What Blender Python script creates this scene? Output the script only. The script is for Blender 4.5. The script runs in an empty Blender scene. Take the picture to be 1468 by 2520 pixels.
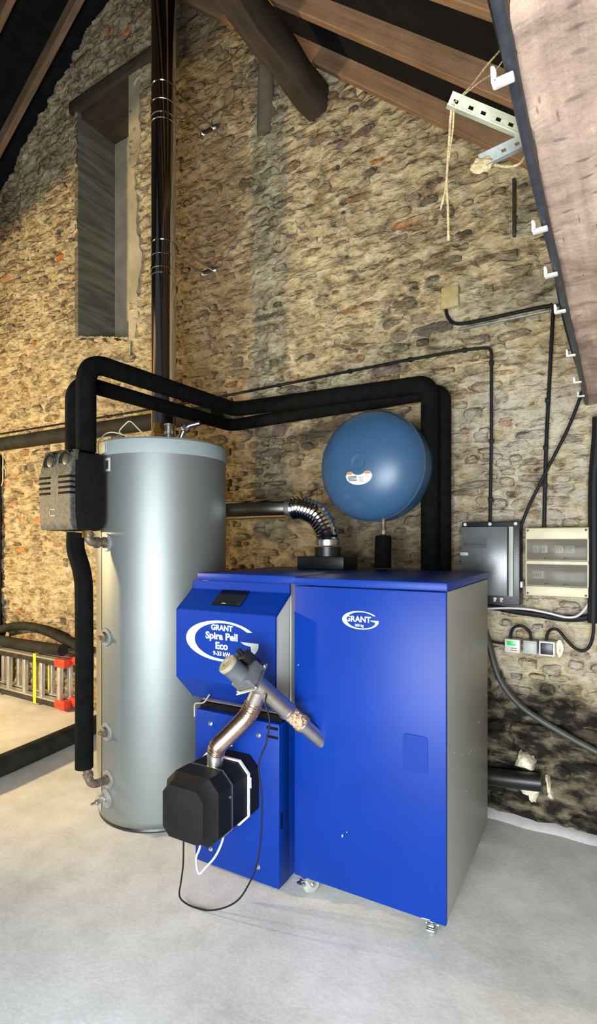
import bpy, bmesh, math, random
import numpy as np
from mathutils import Vector, Matrix

random.seed(7)
RNG = np.random.default_rng(11)
R = math.radians
scene = bpy.context.scene
COL = scene.collection

# ------------------------------------------------------------------ camera
YAW = R(32.2)
cam_d = bpy.data.cameras.new('camera')
cam_d.sensor_fit = 'VERTICAL'
cam_d.sensor_height = 36.0
cam_d.lens = 36.0 * 1325 / 2520
cam_d.shift_y = 75 / 2520
cam_d.clip_start = 0.02
cam = bpy.data.objects.new('camera', cam_d)
COL.objects.link(cam)
cam.location = (0, 0, 1.5)
cam.rotation_euler = (R(90), 0, YAW)
scene.camera = cam

# ------------------------------------------------------------------ world, lights, exposure
scene.view_settings.view_transform = 'Standard'
scene.view_settings.look = 'None'
scene.view_settings.exposure = 0.0
scene.view_settings.gamma = 1.0
scene.view_settings.use_curve_mapping = False
world = bpy.data.worlds.new('world')
scene.world = world
world.use_nodes = True
world.node_tree.nodes['Background'].inputs[0].default_value = (0.75, 0.85, 1.0, 1)
world.node_tree.nodes['Background'].inputs[1].default_value = 0.06


def area_light(name, loc, target, sx, sy, power, color, spread=180):
    d = bpy.data.lights.new(name, 'AREA')
    d.shape = 'RECTANGLE'
    d.size, d.size_y = sx, sy
    d.energy, d.color = power, color
    d.spread = R(spread)
    o = bpy.data.objects.new(name, d)
    COL.objects.link(o)
    o.location = loc
    o.rotation_euler = (Vector(target) - Vector(loc)).to_track_quat('-Z', 'Y').to_euler()
    return o


# daylight through the wide doorway behind the camera
area_light('doorway_daylight', (0.0, -1.55, 0.90), (-1.3, 2.2, 0.40), 2.2, 1.6, 365, (0.86, 0.94, 1.0))
# warm work lamp standing on the floor out of view on the left, below the added shade boards
lp = bpy.data.lights.new('work_lamp', 'SPOT')
lp.energy, lp.color, lp.shadow_soft_size = 760, (1.0, 0.73, 0.36), 0.09
lp.spot_size, lp.spot_blend = R(108), 0.35
lpo = bpy.data.objects.new('work_lamp', lp)
COL.objects.link(lpo)
lpo.location = (-5.6, 0.2, 1.7)
lpo.rotation_euler = (Vector((-3.7, 3.1, 2.1)) - Vector(lpo.location)).to_track_quat('-Z', 'Y').to_euler()

# ------------------------------------------------------------------ materials
MATS = {}


def nodes_of(m):
    m.use_nodes = True
    nt = m.node_tree
    return nt, nt.nodes, nt.links, nt.nodes['Principled BSDF']


def mat(name, base, rough=0.5, metal=0.0, var=0.0, scale=8.0, bump=0.0, bscale=60.0, spec=0.5, stretch=None,
        second=None, emit=0.0, coat=0.0, alpha=1.0, trans=0.0):
    """plain procedural material: colour with noise variation and fine relief"""
    if name in MATS:
        return MATS[name]
    m = bpy.data.materials.new(name)
    nt, N, L, b = nodes_of(m)
    b.inputs['Base Color'].default_value = (*base, 1)
    b.inputs['Roughness'].default_value = rough
    b.inputs['Metallic'].default_value = metal
    b.inputs['Specular IOR Level'].default_value = spec
    b.inputs['Coat Weight'].default_value = coat
    b.inputs['Transmission Weight'].default_value = trans
    b.inputs['Alpha'].default_value = alpha
    if emit:
        b.inputs['Emission Color'].default_value = (*base, 1)
        b.inputs['Emission Strength'].default_value = emit
    tc = N.new('ShaderNodeTexCoord')
    vec = tc.outputs['Object']
    if stretch:
        mp = N.new('ShaderNodeMapping')
        mp.inputs['Scale'].default_value = stretch
        L.new(vec, mp.inputs['Vector'])
        vec = mp.outputs['Vector']
    if var or second:
        n = N.new('ShaderNodeTexNoise')
        n.inputs['Scale'].default_value = scale
        n.inputs['Detail'].default_value = 6
        L.new(vec, n.inputs['Vector'])
        cr = N.new('ShaderNodeValToRGB')
        cr.color_ramp.elements[0].position = 0.34
        cr.color_ramp.elements[1].position = 0.66
        if second:
            c0, c1 = base, second
        else:
            c0 = tuple(c * (1 - var) for c in base)
            c1 = tuple(min(1, c * (1 + var)) for c in base)
        cr.color_ramp.elements[0].color = (*c0, 1)
        cr.color_ramp.elements[1].color = (*c1, 1)
        L.new(n.outputs['Fac'], cr.inputs['Fac'])
        L.new(cr.outputs['Color'], b.inputs['Base Color'])
    if bump:
        n2 = N.new('ShaderNodeTexNoise')
        n2.inputs['Scale'].default_value = bscale
        n2.inputs['Detail'].default_value = 5
        L.new(vec, n2.inputs['Vector'])
        bp = N.new('ShaderNodeBump')
        bp.inputs['Strength'].default_value = bump
        bp.inputs['Distance'].default_value = 0.01
        L.new(n2.outputs['Fac'], bp.inputs['Height'])
        L.new(bp.outputs['Normal'], b.inputs['Normal'])
    MATS[name] = m
    return m


def ramp(N, stops):
    cr = N.new('ShaderNodeValToRGB')
    e = cr.color_ramp.elements
    while len(e) < len(stops):
        e.new(0.5)
    for i, (p, c) in enumerate(stops):
        e[i].position = p
        e[i].color = (*c, 1) if len(c) == 3 else c
    return cr


def noise(N, L, vec, scale, detail=6, rough=0.55):
    n = N.new('ShaderNodeTexNoise')
    n.inputs['Scale'].default_value = scale
    n.inputs['Detail'].default_value = detail
    n.inputs['Roughness'].default_value = rough
    L.new(vec, n.inputs['Vector'])
    return n.outputs['Fac']


def math_node(N, L, op, a, b=None, clamp=False):
    n = N.new('ShaderNodeMath')
    n.operation = op
    n.use_clamp = clamp
    for i, v in enumerate((a, b)):
        if v is None:
            continue
        if isinstance(v, (int, float)):
            n.inputs[i].default_value = v
        else:
            L.new(v, n.inputs[i])
    return n.outputs[0]


def mix_col(N, L, fac, a, b):
    n = N.new('ShaderNodeMix')
    n.data_type = 'RGBA'
    for sock, v in ((n.inputs['Factor'], fac), (n.inputs[6], a), (n.inputs[7], b)):
        if isinstance(v, (int, float)):
            sock.default_value = v
        elif isinstance(v, tuple):
            sock.default_value = (*v, 1)
        else:
            L.new(v, sock)
    return n.outputs[2]


def band(N, L, x, lo, hi, soft):
    """1 inside lo..hi with soft borders"""
    a = N.new('ShaderNodeMapRange')
    a.inputs['From Min'].default_value = lo - soft
    a.inputs['From Max'].default_value = lo + soft
    L.new(x, a.inputs['Value'])
    b = N.new('ShaderNodeMapRange')
    b.inputs['From Min'].default_value = hi - soft
    b.inputs['From Max'].default_value = hi + soft
    b.inputs['To Min'].default_value = 1
    b.inputs['To Max'].default_value = 0
    L.new(x, b.inputs['Value'])
    return math_node(N, L, 'MULTIPLY', a.outputs[0], b.outputs[0])


def masonry(name, is_stone):
    """rubble masonry: cream lime mortar or stones coloured one by one (attribute 'Col'), with dampness and limewash stains and some painted-in shade"""
    m = bpy.data.materials.new(name)
    nt, N, L, b = nodes_of(m)
    g = N.new('ShaderNodeNewGeometry')
    pos = g.outputs['Position']
    sx = N.new('ShaderNodeSeparateXYZ')
    L.new(pos, sx.inputs[0])
    X, Z = sx.outputs['X'], sx.outputs['Z']
    big = noise(N, L, pos, 1.3, 4)
    mid = noise(N, L, pos, 9, 7)
    fine = noise(N, L, pos, 46, 8, 0.65)
    # trowelled lime: ragged streaks lying along the courses
    mp = N.new('ShaderNodeMapping')
    mp.inputs['Scale'].default_value = (1.0, 1.0, 2.0)
    mp.inputs['Rotation'].default_value = (0, R(-4), 0)
    L.new(pos, mp.inputs['Vector'])
    streak = noise(N, L, mp.outputs['Vector'], 9.5, 5, 0.52)
    chip = noise(N, L, mp.outputs['Vector'], 30, 5, 0.55)
    wv = N.new('ShaderNodeTexNoise')
    wv.inputs['Scale'].default_value = 14
    wv.inputs['Detail'].default_value = 4
    L.new(pos, wv.inputs['Vector'])
    ma = N.new('ShaderNodeVectorMath')
    ma.operation = 'MULTIPLY_ADD'
    L.new(wv.outputs['Color'], ma.inputs[0])
    ma.inputs[1].default_value = (0.07, 0.05, 0.06)
    L.new(mp.outputs['Vector'], ma.inputs[2])
    vo = N.new('ShaderNodeTexVoronoi')
    vo.inputs['Scale'].default_value = 13
    L.new(ma.outputs[0], vo.inputs['Vector'])
    lumps = math_node(N, L, 'SUBTRACT', 1.0, vo.outputs['Distance'])
    grit = noise(N, L, pos, 120, 4, 0.6)
    mort = ramp(N, [(0.35, (0.105, 0.076, 0.042)), (0.42, (0.25, 0.19, 0.105)), (0.495, (0.41, 0.33, 0.19)), (0.62, (0.60, 0.505, 0.32))])
    fmix = math_node(N, L, 'ADD', math_node(N, L, 'MULTIPLY', streak, 0.50), math_node(N, L, 'MULTIPLY', chip, 0.28))
    fmix = math_node(N, L, 'ADD', fmix, math_node(N, L, 'MULTIPLY', big, 0.22))
    fmix = math_node(N, L, 'ADD', fmix, math_node(N, L, 'MULTIPLY', math_node(N, L, 'SUBTRACT', lumps, 0.62), 0.05))
    L.new(fmix, mort.inputs['Fac'])
    col = mort.outputs['Color']
    if is_stone:
        at = N.new('ShaderNodeAttribute')
        at.attribute_name = 'Col'
        vr = ramp(N, [(0.25, (0.55, 0.55, 0.55)), (0.75, (1.45, 1.42, 1.36))])
        L.new(fine, vr.inputs['Fac'])
        mu = N.new('ShaderNodeMix')
        mu.data_type = 'RGBA'
        mu.blend_type = 'MULTIPLY'
        mu.inputs['Factor'].default_value = 1
        L.new(at.outputs['Color'], mu.inputs[6])
        L.new(vr.outputs['Color'], mu.inputs[7])
        # lime mortar smeared over part of the faces
        sm = ramp(N, [(0.475, (0, 0, 0)), (0.545, (1, 1, 1))])
        L.new(math_node(N, L, 'ADD', math_node(N, L, 'MULTIPLY', noise(N, L, mp.outputs['Vector'], 6.5, 9, 0.66), 0.8),
                        math_node(N, L, 'MULTIPLY', big, 0.22)), sm.inputs['Fac'])
        col = mix_col(N, L, math_node(N, L, 'MULTIPLY', sm.outputs['Color'], 0.85), mu.outputs[2], col)
    wob = math_node(N, L, 'MULTIPLY', math_node(N, L, 'SUBTRACT', noise(N, L, pos, 3.2, 6), 0.5), 1.1)
    Xw = math_node(N, L, 'ADD', X, wob)
    Zw = math_node(N, L, 'ADD', Z, math_node(N, L, 'MULTIPLY', wob, 0.55))
    # limewash remains on the right
    lime = math_node(N, L, 'MULTIPLY', band(N, L, Xw, -0.95, 3.0, 0.25), band(N, L, Zw, 0.72, 2.45, 0.12))
    lr = ramp(N, [(0.42, (0, 0, 0)), (0.58, (1, 1, 1))])
    L.new(noise(N, L, pos, 12, 6), lr.inputs['Fac'])
    col = mix_col(N, L, math_node(N, L, 'MULTIPLY', math_node(N, L, 'MULTIPLY', lime, lr.outputs['Color']), 0.55), col, (0.52, 0.45, 0.38))
    # browner strip of the wall behind the flue
    brown_strip = math_node(N, L, 'MULTIPLY', band(N, L, Xw, -3.3, -2.42, 0.14), 0.72)
    col = mix_col(N, L, brown_strip, col, (0.12, 0.082, 0.045))
    # shade between the black pipes and the boiler, painted in brown
    pipe_shade = math_node(N, L, 'MULTIPLY', math_node(N, L, 'MULTIPLY', band(N, L, Xw, -2.4, -0.85, 0.2), band(N, L, Zw, 0.0, 2.35, 0.15)), 0.6)
    col = mix_col(N, L, pipe_shade, col, (0.115, 0.085, 0.05))
    # black damp base low on the right and a dark patch under the pipe
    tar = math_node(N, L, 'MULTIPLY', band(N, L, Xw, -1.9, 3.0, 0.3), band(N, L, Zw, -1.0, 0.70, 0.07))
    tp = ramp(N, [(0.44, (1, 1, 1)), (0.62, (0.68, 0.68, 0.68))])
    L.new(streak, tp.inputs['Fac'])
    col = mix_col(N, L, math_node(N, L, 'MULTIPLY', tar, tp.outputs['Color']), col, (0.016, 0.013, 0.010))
    dark_patch = math_node(N, L, 'MULTIPLY', band(N, L, Xw, -1.95, -1.60, 0.06), band(N, L, Zw, 2.10, 2.32, 0.05))
    col = mix_col(N, L, math_node(N, L, 'MULTIPLY', dark_patch, 0.8), col, (0.03, 0.022, 0.016))
    L.new(col, b.inputs['Base Color'])
    b.inputs['Roughness'].default_value = 0.92
    b.inputs['Specular IOR Level'].default_value = 0.2
    hgt = math_node(N, L, 'ADD', math_node(N, L, 'MULTIPLY', streak, 1.3), math_node(N, L, 'MULTIPLY', chip, 0.75))
    hgt = math_node(N, L, 'ADD', hgt, math_node(N, L, 'MULTIPLY', lumps, 0.30))
    hgt = math_node(N, L, 'ADD', hgt, math_node(N, L, 'MULTIPLY', grit, 0.16))
    bp = N.new('ShaderNodeBump')
    bp.inputs['Strength'].default_value = 1.0
    bp.inputs['Distance'].default_value = 0.030
    L.new(hgt, bp.inputs['Height'])
    L.new(bp.outputs['Normal'], b.inputs['Normal'])
    return m


def wood(name, c0, c1, axis=0, rough=0.75, crack=0.5, scale=1.0):
    """timber with grain along a local axis"""
    m = bpy.data.materials.new(name)
    nt, N, L, b = nodes_of(m)
    tc = N.new('ShaderNodeTexCoord')
    mp = N.new('ShaderNodeMapping')
    s = [14 * scale] * 3
    s[axis] = 0.9 * scale
    mp.inputs['Scale'].default_value = s
    L.new(tc.outputs['Object'], mp.inputs['Vector'])
    g = noise(N, L, mp.outputs['Vector'], 2.2, 8, 0.6)
    blot = noise(N, L, tc.outputs['Object'], 5.0, 5)
    f = math_node(N, L, 'ADD', math_node(N, L, 'MULTIPLY', g, 0.6), math_node(N, L, 'MULTIPLY', blot, 0.4))
    cr = ramp(N, [(0.32, c0), (0.66, c1)])
    L.new(f, cr.inputs['Fac'])
    L.new(cr.outputs['Color'], b.inputs['Base Color'])
    b.inputs['Roughness'].default_value = rough
    b.inputs['Specular IOR Level'].default_value = 0.25
    bp = N.new('ShaderNodeBump')
    bp.inputs['Strength'].default_value = crack
    bp.inputs['Distance'].default_value = 0.008
    L.new(math_node(N, L, 'ADD', g, math_node(N, L, 'MULTIPLY', noise(N, L, tc.outputs['Object'], 40, 4), 0.4)), bp.inputs['Height'])
    L.new(bp.outputs['Normal'], b.inputs['Normal'])
    return m


def concrete():
    m = bpy.data.materials.new('concrete_floor')
    nt, N, L, b = nodes_of(m)
    g = N.new('ShaderNodeNewGeometry')
    pos = g.outputs['Position']
    big = noise(N, L, pos, 1.6, 6)
    mid = noise(N, L, pos, 7, 8, 0.6)
    fine = noise(N, L, pos, 60, 8, 0.6)
    f = math_node(N, L, 'ADD', math_node(N, L, 'MULTIPLY', big, 0.5), math_node(N, L, 'ADD', math_node(N, L, 'MULTIPLY', mid, 0.3), math_node(N, L, 'MULTIPLY', fine, 0.2)))
    cr = ramp(N, [(0.36, (0.50, 0.485, 0.445)), (0.5, (0.66, 0.65, 0.62)), (0.62, (0.78, 0.775, 0.75))])
    L.new(f, cr.inputs['Fac'])
    L.new(cr.outputs['Color'], b.inputs['Base Color'])
    b.inputs['Roughness'].default_value = 0.82
    b.inputs['Specular IOR Level'].default_value = 0.3
    bp = N.new('ShaderNodeBump')
    bp.inputs['Strength'].default_value = 0.3
    bp.inputs['Distance'].default_value = 0.004
    L.new(math_node(N, L, 'ADD', mid, math_node(N, L, 'MULTIPLY', fine, 0.6)), bp.inputs['Height'])
    L.new(bp.outputs['Normal'], b.inputs['Normal'])
    return m


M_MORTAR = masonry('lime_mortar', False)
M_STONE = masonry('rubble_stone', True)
M_FLOOR = concrete()
M_RAFTER = wood('rafter_wood', (0.125, 0.072, 0.038), (0.31, 0.185, 0.105), 0)
M_PURLIN = wood('old_dark_timber', (0.020, 0.014, 0.010), (0.062, 0.045, 0.031), 1)


def hewn():
    """old pale timber with adze slots across and shakes along the grain"""
    m = wood('pale_hewn_timber', (0.20, 0.13, 0.095), (0.50, 0.36, 0.275), 1, crack=1.0)
    N, L = m.node_tree.nodes, m.node_tree.links
    b = N['Principled BSDF']
    old = b.inputs['Base Color'].links[0].from_socket
    tc = N.new('ShaderNodeTexCoord')

    def spots(scale, stretch, lo, hi):
        mp = N.new('ShaderNodeMapping')
        mp.inputs['Scale'].default_value = stretch
        nz = N.new('ShaderNodeTexNoise')
        nz.inputs['Scale'].default_value = 9
        L.new(tc.outputs['Object'], nz.inputs['Vector'])
        av = N.new('ShaderNodeVectorMath')
        av.operation = 'MULTIPLY_ADD'
        L.new(nz.outputs['Color'], av.inputs[0])
        av.inputs[1].default_value = (0.02, 0.02, 0.02)
        L.new(tc.outputs['Object'], av.inputs[2])
        L.new(av.outputs[0], mp.inputs['Vector'])
        v = N.new('ShaderNodeTexVoronoi')
        v.inputs['Scale'].default_value = scale
        L.new(mp.outputs['Vector'], v.inputs['Vector'])
        r = ramp(N, [(lo, (1, 1, 1)), (hi, (0, 0, 0))])
        L.new(v.outputs['Distance'], r.inputs['Fac'])
        return r.outputs['Color']
    slots = spots(6.5, (1.9, 4.6, 1.9), 0.10, 0.20)
    shakes = spots(4.5, (10.0, 0.9, 10.0), 0.05, 0.11)
    col = mix_col(N, L, math_node(N, L, 'MULTIPLY', slots, 0.75), old, (0.14, 0.10, 0.085))
    col = mix_col(N, L, math_node(N, L, 'MULTIPLY', shakes, 0.7), col, (0.12, 0.07, 0.05))
    L.new(col, b.inputs['Base Color'])
    return m


M_BEAM = hewn()
M_LINTEL = wood('dark_lintel_wood', (0.03, 0.024, 0.018), (0.085, 0.062, 0.04), 0)
M_UNDER = mat('black_roof_underlay', (0.006, 0.0065, 0.007), 0.9, var=0.4, bump=0.3, bscale=12, spec=0.15)
M_PLASTER = mat('niche_plaster', (0.36, 0.31, 0.21), 0.9, var=0.22, scale=5, bump=0.35, bscale=22, spec=0.2)
M_BOARDED = mat('board_marked_plaster', (0.135, 0.128, 0.098), 0.9, var=0.35, scale=2.2, bump=0.5, bscale=4, stretch=(1, 1.2, 9), spec=0.2)
M_BLUE = mat('blue_enamel', (0.0004, 0.024, 0.205), 0.42, bump=0.05, bscale=420, spec=0.22, var=0.06, scale=3)
M_GREY = mat('grey_sheet_steel', (0.30, 0.30, 0.28), 0.45, metal=0.3, var=0.05, scale=4, bump=0.04, bscale=300)
M_SILVER = mat('silver_jacket', (0.225, 0.24, 0.23), 0.52, metal=0.7, var=0.04, scale=3, bump=0.05, bscale=500)
M_LIDGREY = mat('pale_grey_rim', (0.22, 0.255, 0.25), 0.55, var=0.04, bump=0.03, bscale=200)
M_FOAM = mat('black_pipe_foam', (0.004, 0.0042, 0.004), 0.85, var=0.3, scale=20, bump=0.25, bscale=70, spec=0.06)
M_FOAMGREY = mat('dusty_pipe_foam', (0.018, 0.018, 0.015), 0.75, var=0.35, scale=9, bump=0.25, bscale=60, spec=0.2)
M_DUSTLIT = mat('dusty_lit_shell', (0.060, 0.055, 0.042), 0.6, var=0.45, scale=60, bump=0.3, bscale=160, spec=0.4)  # dust plus the warm light on the pump front, put into the colour
M_ROSE = mat('grey_rosette', (0.17, 0.175, 0.17), 0.5, var=0.06, scale=20, bump=0.04)
M_GAUGE = mat('grey_gauge_face', (0.035, 0.034, 0.033), 0.35, var=0.1, scale=40, bump=0.03)
M_SEAM = mat('beige_grey_strip', (0.30, 0.29, 0.23), 0.5, var=0.05, scale=6, bump=0.04)
M_EPP = mat('black_moulded_shell', (0.007, 0.007, 0.006), 0.7, var=0.3, scale=50, bump=0.3, bscale=160, spec=0.12)
M_HOLE = mat('deep_black', (0.003, 0.003, 0.003), 0.8, spec=0.1, bump=0.05)
M_CHROME = mat('polished_flue_steel', (0.66, 0.62, 0.56), 0.13, metal=1.0, var=0.05, scale=3, bump=0.02, bscale=30)
M_STEEL = mat('brushed_steel', (0.55, 0.52, 0.48), 0.33, metal=1.0, var=0.1, scale=14, bump=0.08, bscale=120)
M_ZINC = mat('zinc_plated_steel', (0.66, 0.69, 0.70), 0.28, metal=1.0, var=0.1, scale=30, bump=0.05, bscale=150)
M_BRASS = mat('brass', (0.72, 0.46, 0.14), 0.25, metal=1.0, var=0.1, scale=30, bump=0.05)
M_COPPER = mat('copper_tinted_flex', (0.66, 0.47, 0.36), 0.26, metal=1.0, var=0.12, scale=18, bump=0.04)
M_RUST = mat('rusty_malleable_iron', (0.17, 0.13, 0.095), 0.55, metal=0.6, var=0.4, scale=35, bump=0.3, bscale=90)
M_MOTOR = mat('grey_cast_motor', (0.115, 0.12, 0.125), 0.5, metal=0.3, var=0.12, scale=25, bump=0.15, bscale=140)
M_CAP = mat('beige_motor_cap', (0.27, 0.24, 0.16), 0.5, var=0.1, scale=30, bump=0.1)
M_BLACKP = mat('black_plastic', (0.009, 0.009, 0.009), 0.38, var=0.2, scale=20, bump=0.06, bscale=120)
M_BURNER = mat('black_burner_cover', (0.0055, 0.0055, 0.0055), 0.62, spec=0.22, var=0.5, scale=7, bump=0.12, bscale=90)
M_CHEEK = mat('pale_grey_cheek', (0.56, 0.56, 0.54), 0.5, var=0.04, scale=5, bump=0.03, bscale=300)
M_WHITE = mat('white_plastic', (0.50, 0.485, 0.455), 0.4, var=0.05, scale=20, bump=0.03)
M_GASKET = mat('white_gasket', (0.74, 0.73, 0.70), 0.7, var=0.12, scale=40, bump=0.2, bscale=120)
M_PRINT = mat('silver_white_print', (0.43, 0.49, 0.53), 0.45, var=0.04, scale=30, bump=0.02)
M_GLASSD = mat('dark_display_glass', (0.004, 0.004, 0.005), 0.08, bump=0.005)
M_VESSEL = mat('blue_vessel_paint', (0.032, 0.085, 0.165), 0.38, var=0.06, scale=5, bump=0.05, bscale=260, spec=0.5)
M_LABEL = mat('paper_label', (0.72, 0.70, 0.64), 0.5, var=0.06, scale=40, bump=0.02)
M_ORANGE = mat('orange_print', (0.75, 0.16, 0.03), 0.5, var=0.05, bump=0.02)
M_INK = mat('grey_black_print', (0.05, 0.05, 0.05), 0.6, var=0.2, scale=60, bump=0.02)
M_CABLE = mat('black_cable_sheath', (0.008, 0.008, 0.009), 0.6, spec=0.2, var=0.3, scale=40, bump=0.1, bscale=120)
M_BCABLE = mat('dark_grey_cable', (0.028, 0.030, 0.038), 0.45, var=0.25, scale=30, bump=0.1, bscale=100)
M_CONDUIT = mat('olive_grey_conduit', (0.040, 0.040, 0.031), 0.55, var=0.25, scale=14, bump=0.1, bscale=60)
M_CREAM = mat('aged_cream_plastic', (0.50, 0.44, 0.28), 0.5, var=0.08, scale=14, bump=0.04)
M_BOXGREY = mat('grey_moulded_box', (0.33, 0.34, 0.30), 0.5, var=0.08, scale=14, bump=0.05)
M_SMOKE = mat('smoked_door', (0.105, 0.108, 0.108), 0.25, var=0.12, scale=6, bump=0.01)
M_WINDOW = mat('clear_brown_cover', (0.20, 0.17, 0.12), 0.15, spec=0.2, alpha=0.35, bump=0.01)
M_GREEN = mat('green_display', (0.02, 0.35, 0.06), 0.3, emit=0.6, bump=0.01)
M_JBOX = mat('ochre_junction_box', (0.36, 0.29, 0.13), 0.6, var=0.15, scale=25, bump=0.1)
M_GALV = mat('galvanised_strip', (0.42, 0.46, 0.44), 0.45, metal=0.6, var=0.2, scale=20, bump=0.15, bscale=90)
M_GALVY = mat('yellowed_slotted_angle', (0.47, 0.48, 0.34), 0.5, metal=0.4, var=0.2, scale=20, bump=0.15, bscale=90)
M_TWINE = mat('hemp_twine', (0.36, 0.27, 0.14), 0.95, var=0.3, scale=60, bump=0.6, bscale=220, spec=0.1)
M_PUFOAM = mat('cream_expanding_foam', (0.68, 0.62, 0.45), 0.85, var=0.15, scale=25, bump=0.8, bscale=45, spec=0.2)
M_ALU = mat('aluminium_rung', (0.62, 0.60, 0.56), 0.38, metal=0.7, var=0.12, scale=20, bump=0.05)
M_STILE = mat('dark_ladder_stile', (0.05, 0.045, 0.035), 0.5, metal=0.4, var=0.3, scale=12, bump=0.05)
M_RED = mat('red_plastic', (0.62, 0.055, 0.02), 0.4, var=0.1, scale=20, bump=0.03)
M_YELLOW = mat('yellow_strap', (0.80, 0.56, 0.03), 0.6, var=0.1, scale=30, bump=0.1, bscale=200)
M_PELLET = mat('wood_pellets', (0.30, 0.12, 0.03), 0.8, var=0.5, scale=60, bump=0.5, bscale=120, second=(0.72, 0.46, 0.22))
M_CLEAR = mat('clear_tube', (0.9, 0.88, 0.84), 0.06, alpha=0.10, bump=0.005)
M_HOSE = mat('milky_hose', (0.42, 0.45, 0.50), 0.3, var=0.05, bump=0.02)
M_POST = mat('near_black_door_post', (0.012, 0.010, 0.008), 0.8, var=0.4, scale=10, bump=0.3)
M_TIMBERSTUB = mat('plaster_brown_render', (0.17, 0.125, 0.08), 0.95, var=0.2, scale=8, bump=0.4, bscale=25)
M_SIDEWALL = mat('side_wall_masonry', (0.33, 0.26, 0.17), 0.95, var=0.4, scale=5, bump=0.8, bscale=14)


# ------------------------------------------------------------------ geometry helpers
class MB:
    """collects shapes into one bmesh"""

    def __init__(self):
        self.bm = bmesh.new()

    def add(self, verts, faces, mtx=None):
        vs = [self.bm.verts.new((mtx @ Vector(v)) if mtx else v) for v in verts]
        for f in faces:
            try:
                self.bm.faces.new([vs[i] for i in f])
            except ValueError:
                pass
        return vs

    def box(self, x0, x1, y0, y1, z0, z1, bevel=0.0, seg=2, mtx=None):
        v = [(x0, y0, z0), (x1, y0, z0), (x1, y1, z0), (x0, y1, z0), (x0, y0, z1), (x1, y0, z1), (x1, y1, z1), (x0, y1, z1)]
        f = [(0, 3, 2, 1), (4, 5, 6, 7), (0, 1, 5, 4), (1, 2, 6, 5), (2, 3, 7, 6), (3, 0, 4, 7)]
        vs = self.add(v, f, mtx)
        if bevel:
            es = {e for q in vs for e in q.link_edges}
            bmesh.ops.bevel(self.bm, geom=list(es), offset=bevel, segments=seg, affect='EDGES', profile=0.5)
        return self

    def prism(self, poly, axis, a, b, bevel=0.0, mtx=None):
        """polygon extruded along an axis ('x': poly=(y,z), 'y': poly=(x,z), 'z': poly=(x,y))"""
        def P(p, t):
            return {'x': (t, p[0], p[1]), 'y': (p[0], t, p[1]), 'z': (p[0], p[1], t)}[axis]
        n = len(poly)
        v = [P(p, a) for p in poly] + [P(p, b) for p in poly]
        f = [tuple(range(n))[::-1], tuple(range(n, 2 * n))] + [(i, (i + 1) % n, n + (i + 1) % n, n + i) for i in range(n)]
        vs = self.add(v, f, mtx)
        if bevel:
            es = {e for q in vs for e in q.link_edges}
            bmesh.ops.bevel(self.bm, geom=list(es), offset=bevel, segments=2, affect='EDGES')
        return self

    def loft(self, rings, cap=True):
        """rings of equal point count joined one after another"""
        n = len(rings[0])
        v = [p for r in rings for p in r]
        f = []
        for k in range(len(rings) - 1):
            for i in range(n):
                f.append((k * n + i, k * n + (i + 1) % n, (k + 1) * n + (i + 1) % n, (k + 1) * n + i))
        if cap:
            f.append(tuple(range(n))[::-1])
            f.append(tuple((len(rings) - 1) * n + i for i in range(n)))
        self.add(v, f)
        return self

    def lathe(self, prof, origin, axis, seg=32, cap=True):
        """profile of (radius, distance along axis)"""
        ax = Vector(axis).normalized()
        u = ax.orthogonal().normalized()
        w = ax.cross(u)
        o = Vector(origin)
        rings = []
        for r, t in prof:
            r = max(r, 1e-4)
            rings.append([tuple(o + ax * t + (u * math.cos(2 * math.pi * i / seg) + w * math.sin(2 * math.pi * i / seg)) * r) for i in range(seg)])
        return self.loft(rings, cap)

    def cyl(self, p0, p1, r, r1=None, seg=20):
        d = Vector(p1) - Vector(p0)
        return self.lathe([(r, 0), (r if r1 is None else r1, d.length)], p0, d, seg)

    def tube(self, pts, r, bend=0.05, seg=14, arc=6, radii=None):
        P = fillet(pts, bend, arc)
        sweep(self, P, r, seg, radii)
        return self

    def build(self, name, material, parent=None, smooth=35, loc=None):
        bmesh.ops.recalc_face_normals(self.bm, faces=self.bm.faces)
        me = bpy.data.meshes.new(name)
        self.bm.to_mesh(me)
        self.bm.free()
        me.materials.append(material)
        if smooth:
            me.polygons.foreach_set('use_smooth', [True] * len(me.polygons))
            me.set_sharp_from_angle(angle=R(smooth))
        o = bpy.data.objects.new(name, me)
        COL.objects.link(o)
        if parent:
            o.parent = parent
        if loc:
            o.location = loc
        return o


def fillet(pts, bend, arc=6):
    P = [Vector(p) for p in pts]
    if len(P) < 3 or bend <= 0:
        return P
    out = [P[0]]
    for i in range(1, len(P) - 1):
        a, b, c = P[i - 1], P[i], P[i + 1]
        d0, d1 = (a - b), (c - b)
        k = min(bend, d0.length * 0.49, d1.length * 0.49)
        s, e = b + d0.normalized() * k, b + d1.normalized() * k
        for j in range(arc + 1):
            t = j / arc
            out.append(s * (1 - t) ** 2 + b * 2 * t * (1 - t) + e * t * t)
    out.append(P[-1])
    return out


def spline(pts, n=8):
    """Catmull-Rom through the points"""
    P = [Vector(p) for p in pts]
    P = [P[0] * 2 - P[1]] + P + [P[-1] * 2 - P[-2]]
    out = []
    for i in range(1, len(P) - 2):
        for j in range(n):
            t = j / n
            a, b, c, d = P[i - 1], P[i], P[i + 1], P[i + 2]
            out.append(0.5 * ((2 * b) + (c - a) * t + (2 * a - 5 * b + 4 * c - d) * t * t + (3 * b - a - 3 * c + d) * t ** 3))
    out.append(P[-2])
    return out


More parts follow.
